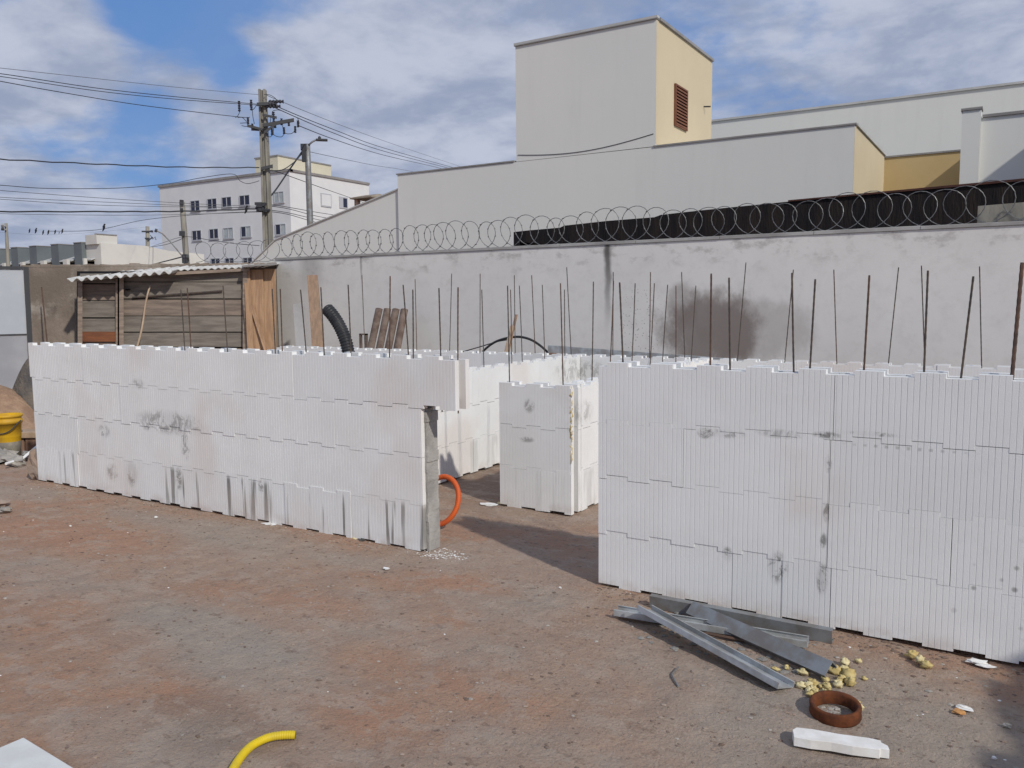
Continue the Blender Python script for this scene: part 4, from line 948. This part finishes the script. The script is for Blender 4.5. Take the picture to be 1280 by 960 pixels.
wire('thick black cable crossing the sky left of the pole at mid height', [(-60, 196, 25), (0, 199, 26), (120, 205, 27.5), (230, 209, 29), (324, 209.5, 30)], .018, wob=.012)
wire('wavy loose cable along the apartment roofline', [(-60, 229, 26), (0, 231.5, 27), (60, 235.5, 27.8), (150, 235, 28.6), (215, 229, 29), (250, 222.5, 29.2), (290, 217.5, 29.5), (300, 226, 29.6), (310, 229.5, 29.7), (324, 226, 30)], .010)
wire('higher thin wire of the group over the terrace houses', [(-60, 231, 26), (0, 238, 27), (140, 248.5, 28.5), (250, 255, 29.3), (326, 258, 30)], .008, 'wire_grey')
wire('second thin wire of the group over the terrace houses', [(-60, 240, 26), (0, 246.5, 27), (140, 253, 28.5), (326, 261, 30)], .008, 'wire_grey')
wire('third thin wire of the group, just above the thick black bundle', [(-60, 244, 26), (0, 249, 27), (140, 257, 28.5), (326, 259.5, 30)], .008, 'wire_grey')
wire('thick black cable bundle crossing low to the utility pole', [(-60, 264.5, 26), (0, 264.5, 27), (150, 264.5, 28.5), (230, 264, 29.2), (326, 261, 30)], .022, wob=.008)
wire('thin wire drooping below the thick black bundle', [(-60, 262, 26), (0, 267, 27), (140, 269, 28.5), (230, 268, 29.2), (326, 265, 30)], .007, 'wire_grey')
wire('wire rising from the terrace roofs to the utility pole', [(60, 289, 36), (120, 287.5, 35), (180, 275, 33.5), (250, 268, 31.5), (326, 264, 30)], .009)
wire('wire running right from the slim pole to the utility pole', [(183, 310.5, 62), (205, 303, 52), (230, 296, 42), (262, 300, 38), (290, 304, 35), (324, 307, 30.2)], .012)
wire('low cable from the distant pole to the slim pole', [(113, 326, 66), (150, 320, 64), (185, 310, 62), (210, 305, 52), (231, 297, 42)], .02, 'wire_grey')
wire('thick low cable bundle between the distant pole and the slim pole', [(110, 332.5, 66), (150, 331, 64), (185, 331, 62), (205, 327, 52), (232, 320, 42)], .035)
wire('upper of the two close wires running right behind the hall', [(345, 129, 30), (353, 136, 31), (420, 163, 40), (480, 185, 52), (565, 209, 75), (600, 218, 90)], .016)
wire('lower of the two close wires running right behind the hall', [(340, 131, 30), (350, 137.5, 31), (420, 167.5, 40), (480, 189, 52), (560, 210, 75), (600, 221, 90)], .016)
wire('single wire running right from the crossarm end', [(373, 157, 30), (420, 175, 38), (480, 194, 52), (545, 209, 75), (590, 221, 90)], .016)
wire('uppermost faint wire running right from the pole top', [(330, 117, 30), (352, 127, 31), (430, 158, 40), (500, 183, 55), (572, 207, 75), (610, 220, 90)], .010, 'wire_grey')
wire('faint wire to the right above the street lamp pole', [(388, 190, 33), (430, 199, 40), (470, 207, 50), (508, 213, 62), (560, 224, 80)], .011, 'wire_grey')
wire('straight dark brace cable from the pole up to the street lamp', [(334, 250, 30), (345, 237, 31), (360, 215, 32), (380, 186, 33)], .03)
wire('slack cable looping from the pole to the street lamp', [(334, 213, 30), (352, 212.5, 31), (366, 204, 32), (376, 194, 32.7), (381, 187, 33)], .018)
wire('wire passing in front of the apartment block to the small tiled roof', [(338, 213, 30), (350, 216, 31), (400, 234, 38), (440, 248, 46), (470, 259, 50)], .014)
for k_, (y0, y1, lb) in enumerate(((255, 266, 'uppermost'), (257, 271, 'second from top'), (262, 275, 'third from top'), (264, 279, 'lowest'))):
    wire(f'{lb} of four low wires fanning right from the utility pole', [(332, y0, 30), (360, y0+4, 33), (400, y1, 40), (440, y1+6, 50)], .013)
# small birds on the wires
wire('very thin far wire carrying a row of small birds', [(-60, 287.5, 50), (0, 290.5, 50), (60, 293.6, 50), (130, 289.2, 50), (184, 283.5, 61)], .004, 'wire_grey', name='far_wire')
def bird(x, y, d, s, lab):
    p = atD(x, y, d); b = MB(); pts = [p+Vector((0, 0, -.16*s))-CAMR*.10*s, p+Vector((0, 0, -.02*s))-CAMR*.02*s, p+Vector((0, 0, .12*s)), p+Vector((0, 0, .2*s))+CAMR*.02*s, p+Vector((0, 0, .27*s))+CAMR*.05*s, p+Vector((0, 0, .27*s))+CAMR*.13*s]
    b.tube(pts, [.02*s, .06*s, .085*s, .05*s, .055*s, .008*s], 8)
    tag(b.build('bird', M['bird'], smooth=True), lab, 'bird', 'small birds on the wires')
BL = ['leftmost', 'second from left', 'third from left', 'fourth from left', 'fifth from left', 'sixth from left', 'rightmost']
for k_, (x, y, s) in enumerate(((37, 289.5, 1.0), (45, 289.5, 1.25), (54, 291.5, 1.05), (60.5, 291.5, 1.1), (69, 291, 1.0), (74, 291.5, .5), (78, 290, 1.1))):
    bird(x, y, 50, s*.5, f'tiny dark bird, {BL[k_]} of the row on the far left wire')
bird(130, 285.8, 35, .6, 'tiny dark bird alone on the wire above the white tank tower')
bird(308, 263.5, 29.6, .6, 'tiny dark bird on the cables just left of the utility pole')

# ------------------------------------------------------------------ far left yard: hoarding, sand, bucket, rubble
HD = 14
ho = thing('hoarding_panel', (atD(20, 500, HD).x, atD(20, 500, HD).y, 0), 'pale grey sheet metal hoarding in two rows at the left edge', 'hoarding')
P0, P1 = atD(32, 337, HD), atD(-60, 337, HD); base = Vector((P0.x, P0.y, 0)); q_ = atD(40.5, 500, HD); dirn = (Vector((P1.x, P1.y, 0))-base).normalized()
bb = Vector((q_.x, q_.y, 0)); nn = Vector((-dirn.y, dirn.x, 0))
if nn.dot(CAMF) < 0: nn = -nn
zmid = atD(36, 418, HD).z
def hp(s, z, back=0): f = z/P0.z; a = bb.lerp(base, f); v = a+dirn*s+nn*back; return Vector((v.x, v.y, z))
for z0, z1, mt in ((0, zmid-.012, 'hoard_low'), (zmid+.012, P0.z, 'hoard')):
    MB().hexa([hp(.03, z0), hp(3.2, z0), hp(3.2, z0, .02), hp(.03, z0, .02), hp(.03, z1), hp(3.2, z1), hp(3.2, z1, .02), hp(.03, z1, .02)]).build('sheet', M[mt], ho)
b = MB()
b.hexa([hp(-.04, 0, -.02), hp(.025, 0, -.02), hp(.025, 0, .05), hp(-.04, 0, .05), hp(-.04, P0.z+.04, -.02), hp(.025, P0.z+.04, -.02), hp(.025, P0.z+.04, .05), hp(-.04, P0.z+.04, .05)])
b.hexa([hp(.03, P0.z+.004, -.02), hp(3.2, P0.z+.004, -.02), hp(3.2, P0.z+.004, .04), hp(.03, P0.z+.004, .04), hp(.03, P0.z+.045, -.02), hp(3.2, P0.z+.045, -.02), hp(3.2, P0.z+.045, .04), hp(.03, P0.z+.045, .04)])
b.hexa([hp(.03, zmid-.01, -.01), hp(3.2, zmid-.01, -.01), hp(3.2, zmid-.01, .03), hp(.03, zmid-.01, .03), hp(.03, zmid+.01, -.01), hp(3.2, zmid+.01, -.01), hp(3.2, zmid+.01, .03), hp(.03, zmid+.01, .03)])
b.build('frame', M['hard'], ho)
def heap(name, c, rx, ry, h, mat, label, seed, cat='heap'):
    b = MB(); n, k = 10, 30; vs = [Vector((c[0], c[1], h))]
    for i in range(1, n+1):
        for j in range(k):
            t = 2*math.pi*j/k; q = i/n; z = h*(math.cos(q*math.pi)*.5+.5)**.85
            p = Vector((c[0]+rx*q*math.cos(t), c[1]+ry*q*math.sin(t), 0)); z += .16*h*mn.noise(p*2.2+Vector((0, 0, seed)))*(1-q*.7)+.05*h*mn.noise(p*8)
            p.z = z if i < n else -.03; vs.append(p)
    fs = [(0, 1+j, 1+(j+1) % k) for j in range(k)]+[(1+(i-1)*k+j, 1+i*k+j, 1+i*k+(j+1) % k, 1+(i-1)*k+(j+1) % k) for i in range(1, n) for j in range(k)]
    b.add(vs, fs); return tag(b.build(name, mat, smooth=True), label, cat)
c1 = atD(-8, 515, 12.3)
heap('sand_heap', (c1.x, c1.y, 0), 1.25, .85, .60, M['sand'], 'heap of reddish sand behind the yellow bucket at the left edge', 2)
c2 = atD(34, 500, 12.2)
heap('sand_heap', (c2.x+.05, c2.y+.05, 0), .62, .45, .92, M['darksand'], 'dark damp sand heap against the hoarding, hard by the left foam wall', 5)
bk0 = atZ(12, 572); bk0 = Vector((bk0.x, bk0.y, 0)); k_ = 1.0
bkt = thing('bucket', bk0, 'yellow plastic bucket with a mortar stained lower half at the left edge', 'bucket')
wpx = 29; dist = (bk0-Vector((0, 0, 0))).length; rad = wpx/2/F_PX*dist*.98; hb = 47/F_PX*dist
MB().lathe(bk0, [(.001, .01), (rad*.78, .01), (rad*.85, hb*.45)], 28).build('base', M['bucket_w'], bkt, smooth=True)
MB().lathe(bk0, [(rad*.851, hb*.45), (rad*.94, hb*.80), (rad*1.02, hb*.80), (rad*1.03, hb*.88), (rad*.96, hb*.89), (rad*.97, hb*.94), (rad*1.05, hb*.95), (rad*1.06, hb), (rad*.97, hb), (rad*.8, hb*.2)], 28).build('body', M['bucket_y'], bkt, smooth=True)
t_ = [bk0+CAMR*(rad*1.05*math.cos(w_))-CAMF*(rad*.98)*abs(math.sin(w_))**.5+Vector((0, 0, hb*(.86-.27*math.sin(w_)))) for w_ in [math.pi*i/14 for i in range(15)]]
MB().tube(t_, .006, 6).build('handle', M['hard'], bkt)
def yrd(x, y): p = atZ(x, y); return Vector((p.x, p.y, 0))
p = yrd(37, 566)
b = MB(); b.obox(p+CAMR*.02+Vector((0, 0, .21)), CAMR*.16, CAMF*.12, Vector((0, 0, .03))); b.build
tag(b.build('wooden_board', M['stick'], bevel=.004), 'short pale board lying on the clay blocks between bucket and foam wall', 'board')
for k_, (dx, lb) in enumerate(((-.09, 'left'), (.10, 'right'))):
    b = MB(); b.obox(p+CAMR*dx+Vector((0, 0, .088)), CAMR*.085, CAMF*.09, Vector((0, 0, .088))); tag(b.build('clay_block', M['clay_brick'], bevel=.006), f'brown clay block under the pale board, the one on the {lb}', 'clay block', 'clay blocks beside the bucket')
r = random.Random(8)
RB = [(-8, 578, .16, 'grey_rubble', 'broad grey cement lump at the very left edge in front of the bucket'), (10, 577, .13, 'pale_rubble', 'pale greenish cement lump in front of the bucket'), (22, 582, .09, 'pale_rubble', 'small pale cement slab piece below the bucket'), (36, 575, .10, 'grey_rubble', 'dark grey lump between the bucket and the foam wall')]
for k_, (x, y, s, mt, lb) in enumerate(RB):
    q = yrd(x, y); tag(MB().blob(q+Vector((0, 0, s*.42)), (s*1.25, s*.8, s*.5), k_+3, 9, 6, .5, 2.2).build('cement_lump', M[mt]), lb, 'rubble', 'cement lumps in front of the bucket')
b = MB(); a, c_ = yrd(8, 586), yrd(47, 574); b.tube([a+Vector((0, 0, .05)), a.lerp(c_, .5)+Vector((0, 0, .05)), c_+Vector((0, 0, .13))], .014, 6); tag(b.build('white_batten', M['eps_plain']), 'thin white batten lying in front of the cement lumps', 'batten')
q = yrd(41, 598); tag(MB().blob(q+Vector((.02, .04, .12)), (.085, .07, .17), 14, 10, 8, .35, 1.8).build('stone_lump', M['stone']), 'upright pinkish stone leaning at the left end of the foam wall', 'stone')
for k_, (x, y, lb) in enumerate(((2, 632, 'flat brownish scrap at the left edge of the yard'), (8, 640, 'small pale scrap beside the brownish one at the left edge'))):
    q = yrd(x, y); tag(MB().blob(q+Vector((0, 0, .02)), (.07, .05, .022), 20+k_, 8, 5, .5).build('scrap', M['stone'] if k_ == 0 else M['pale_rubble']), lb, 'scrap')

# ------------------------------------------------------------------ hoses, channels and scraps in the front yard
oc = atY(551, 646, 4.62); oc = Vector((oc.x, 4.62, 0)); RR = .165
pts = []
for i in range(19):
    w_ = -2.2+i*.35; q = RR*(1-.012*i*.6)
    pts.append(Vector((oc.x+q*math.cos(w_), oc.y+.01*i*.5-.04+.05*math.sin(w_), RR+.022+q*math.sin(w_))))
hose(pts, .0185, .012, M['hose_org'], 'coiled_conduit', 'loop of bright orange corrugated conduit behind the doorway\'s left jamb', 'conduit', .14, 12, 6)
yp = [atZ(x, y) for x, y in ((262, 1080), (272, 1020), (284, 984), (298, 957), (314, 939), (334, 928.5), (352, 925), (369, 924.5))]
hose([Vector((p.x, p.y, .018)) for p in yp], .0150, .009, M['hose_yel'], 'yellow_conduit', 'bright yellow corrugated conduit curving out of the bottom edge', 'conduit', .1, 14, 12)
# white sheet at bottom left
A_ = atZ(30, 930); e1 = (atZ(0, 943)-A_).normalized(); e2 = (atZ(80, 961)-A_).normalized()
tag(MB().prism([A_+Vector((0, 0, .004)), A_+e1*.5+Vector((0, 0, .004)), A_+e1*.5+e2*.4+Vector((0, 0, .004)), A_+e2*.4+Vector((0, 0, .004))], (0, 0, .022)).build('white_sheet', M['sheet'], bevel=.003), 'flat white board lying on the soil at the bottom left corner', 'board')

def channel(name, a, c_, width, flange, mat, label, roll=0, z=.002, group='steel channels lying at the foot of the right foam wall', th=.0016, up=True):
    """open U channel from a to c_, turned about its length by roll"""
    a, c_ = Vector(a), Vector(c_); ax = (c_-a).normalized(); s = ax.cross(Vector((0, 0, 1))).normalized(); u_ = s.cross(ax)
    s2 = s*math.cos(roll)+u_*math.sin(roll); u2 = -s*math.sin(roll)+u_*math.cos(roll)
    b = MB(); mid = (a+c_)/2; hl = (c_-a)/2
    b.obox(mid, hl, s2*width/2, u2*th)
    for sg in (-1, 1): b.obox(mid+s2*sg*(width/2-th)+u2*(flange/2+th+.0002), hl, s2*th, u2*flange/2); 
    for sg in (-1, 1): b.obox(mid+s2*sg*(width/2-th-.004)+u2*(flange+th+.0014), hl, s2*.004, u2*.0009)
    return tag(b.build(name, M[mat]), label, 'metal channel', group)
def gpt(x, y, z): p = atZ(x, y, z); return p
channel('metal_channel', gpt(805, 762, .075), gpt(982, 860, .012), .105, .020, 'galv', 'long bright steel channel with its open side up, nearest the camera of the pile', roll=.22)
channel('metal_channel', gpt(862, 759, .055), gpt(1036, 836, .050), .07, .038, 'galv_dark', 'dull grey steel channel tilted on its edge in the middle of the pile', roll=2.35)
channel('metal_channel', gpt(812, 752, .03), gpt(1040, 797, .03), .065, .03, 'galv_dark', 'dull steel channel lying along the foot of the foam wall', roll=1.45)
channel('metal_channel', gpt(770, 766, .012), gpt(1010, 806, .012), .075, .025, 'galv', 'bright steel channel mostly buried under the others, its left end jutting out', roll=0)
b = MB(); a, c_ = gpt(905, 790, .006), gpt(1010, 812, .006); b.tube([gpt(850, 790, .01), gpt(885, 792, .01), gpt(930, 801, .008)], .008, 6); tag(b.build('steel_rod', M['steel_rust']), 'short dark rod lying under the steel channels', 'rod')
r = random.Random(21)
# dark debris under the pile
stones('channel_rubble', 240, (-1.45, -.7, 3.45, 3.95), .004, .022, M['grey_rubble'], 22, lambda x, y: 1.0)
# spray foam lumps
FO = []
for i in range(26):
    t = r.random(); FO.append((1003+62*t+r.uniform(-5, 5), 850+9*math.sin(t*5)+r.uniform(-6, 9), r.uniform(.007, .017)))
FO += [(1044, 838, .022), (1056, 828, .016), (1063, 852, .020), (1060, 842, .024), (1003, 840, .015), (969, 836, .011), (983, 834, .010), (1073, 826, .012), (1080, 848, .009), (1140, 818, .021), (1150, 825, .021), (1158, 831, .017), (1070, 878, .012), (1076, 884, .010)]
for i, (x, y, s) in enumerate(FO):
    q = atZ(x, y, s*.6); nm = 'foam_lump'
    near = 'heap beside the steel channels' if x < 1090 else 'clump near the foot of the right foam wall'
    if x >= 1090: lb = ['left lump of the yellow spray foam clump by the right foam wall', 'middle lump of the yellow spray foam clump by the right foam wall', 'right lump of the yellow spray foam clump by the right foam wall'][i-35] if 35 <= i < 38 else 'yellow spray foam lump by the right foam wall'
    else: lb = 'small yellow spray foam lump in the scatter beside the steel channels'
    tag(MB().blob(q, (s*r.uniform(.9, 1.5), s*r.uniform(.7, 1.1), s*r.uniform(.7, 1)), i, 12, 9, .62, 2.4).build(nm, M['pu'] if i % 3 else M['pu_pale'], smooth=True), lb, 'foam lump', 'yellow spray foam lumps on the ground')
# rusty ring
rc = (atZ(1013, 893)+atZ(1075, 893))/2; rad = (atZ(1075, 893)-atZ(1013, 893)).length/2
hgt = .050; prof = [(rad*.80, .002), (rad*.96, .0), (rad, .008), (rad*.985, hgt*.5), (rad*1.0, hgt-.006), (rad*.97, hgt), (rad*.86, hgt), (rad*.80, hgt-.008), (rad*.79, .004), (rad*.80, .002)]
rg = MB().lathe((0, 0, 0), prof, 40); qd = Matrix.Rotation(R(4), 3, 'X')
rg.v = [qd @ v + Vector((rc.x, rc.y, -.002)) for v in rg.v]
tag(rg.build('rusty_ring', M['rust'], smooth=True), 'rusty orange brown metal ring lying on the soil', 'ring')
stones('ring_dirt', 60, (rc.x-.06, rc.x+.06, rc.y-.06, rc.y+.06), .004, .014, M['pale_rubble'], 31, lambda x, y: 1 if math.hypot(x-rc.x, y-rc.y) < rad*.72 else 0)
# broken strip of foam
pa, pb = atZ(992, 933), atZ(1112, 952); u_ = (pb-pa).normalized(); v_ = Vector((-u_.y, u_.x, 0)); Ln = (pb-pa).length
b = MB(); n = 9; hh = .034; wd = .075; top, botm = [], []; rr2 = random.Random(6)
outline = [(0, 0), (.18, -.004), (.4, .003), (.62, -.002), (.8, .002), (.90, .004), (.905, .012), (1, .014), (.99, .04), (.93, .055), (.925, wd-.006), (.8, wd), (.5, wd-.004), (.2, wd+.002), (.03, wd-.003), (-.015, .05), (-.004, .02)]
poly = [pa+u_*(Ln*s)+v_*d_+Vector((0, 0, .002)) for s, d_ in outline]
tag(MB().prism(poly, (0, 0, hh)).build('foam_strip', M['eps_plain'], bevel=.0015), 'broken strip of white foam on the ground beside the rusty ring', 'foam scrap')
SC = [(1222, 828, .028, 'eps_plain', 'torn white foam flake at the foot of the foam wall, lower right', .25), (1232, 833, .022, 'eps_plain', 'smaller white flake just right of the torn foam flake', .25), (1206, 886, .022, 'eps_plain', 'white scrap beside the small orange one in the right foreground', .3), (1199, 891, .017, 'cardb', 'small orange scrap in the right foreground', .4), (1259, 908, .010, 'pale_rubble', 'small pale stone near the right edge', .8),
      (1243, 948, .006, 'eps_plain', 'tiny white crumb at the bottom right', .8), (443, 674, .018, 'pu_pale', 'pale yellowish chip at the foot of the left foam wall', .4), (452, 676, .02, 'darksand', 'dark clod under the left foam wall', .6), (335, 655, .035, 'eps_plain', 'patch of spilled white plaster under the left foam wall', .12), (483, 711, .016, 'eps_plain', 'small white chip on the soil before the doorway jamb', .3), (610, 631, .05, 'eps_plain', 'white flake on the soil inside the doorway', .1), (628, 630, .03, 'pu_pale', 'pale yellow chip at the left foot of the corner pier', .3),
      (700, 735, .006, 'eps_plain', 'tiny white crumb in the doorway shadow', .8), (195, 647, .010, 'eps_plain', 'white crumb on the red soil before the left foam wall', .7), (88, 658, .008, 'eps_plain', 'white crumb on the red soil towards the far left', .7)]
for i, (x, y, s, mt, lb, fl) in enumerate(SC):
    q = atZ(x, y); q.z = s*fl*.5; tag(MB().blob(q, (s*1.4, s*.9, s*fl), 40+i, 9, 6, .6, 2.4).build('scrap', M[mt]), lb, 'scrap')
# bent bit of wire on the soil
wp_ = [atZ(x, y, .006) for x, y in ((848, 834), (840, 843), (842, 848), (848, 858))]
tag(MB().tube(wp_, .0045, 6).build('bent_wire', M['galv_dark']), 'short bent piece of grey wire on the soil left of the channels', 'wire')
# unseen block stack added outside the frame to shade the lower right corner
for k_ in range(36):
    lv_, q_ = divmod(k_, 9)
    x0 = 1.50+.03*((k_*7) % 4); y0 = 2.18+q_*.157
    tag(MB().box((x0, y0, lv_*.311+.002), (x0+1.2, y0+.154, lv_*.311+.309)).build('shade_block', M['eps'], bevel=.004), 'unseen white foam block added to shade the lower right corner', 'foam block', 'unseen foam blocks added right of the yard for their shade')
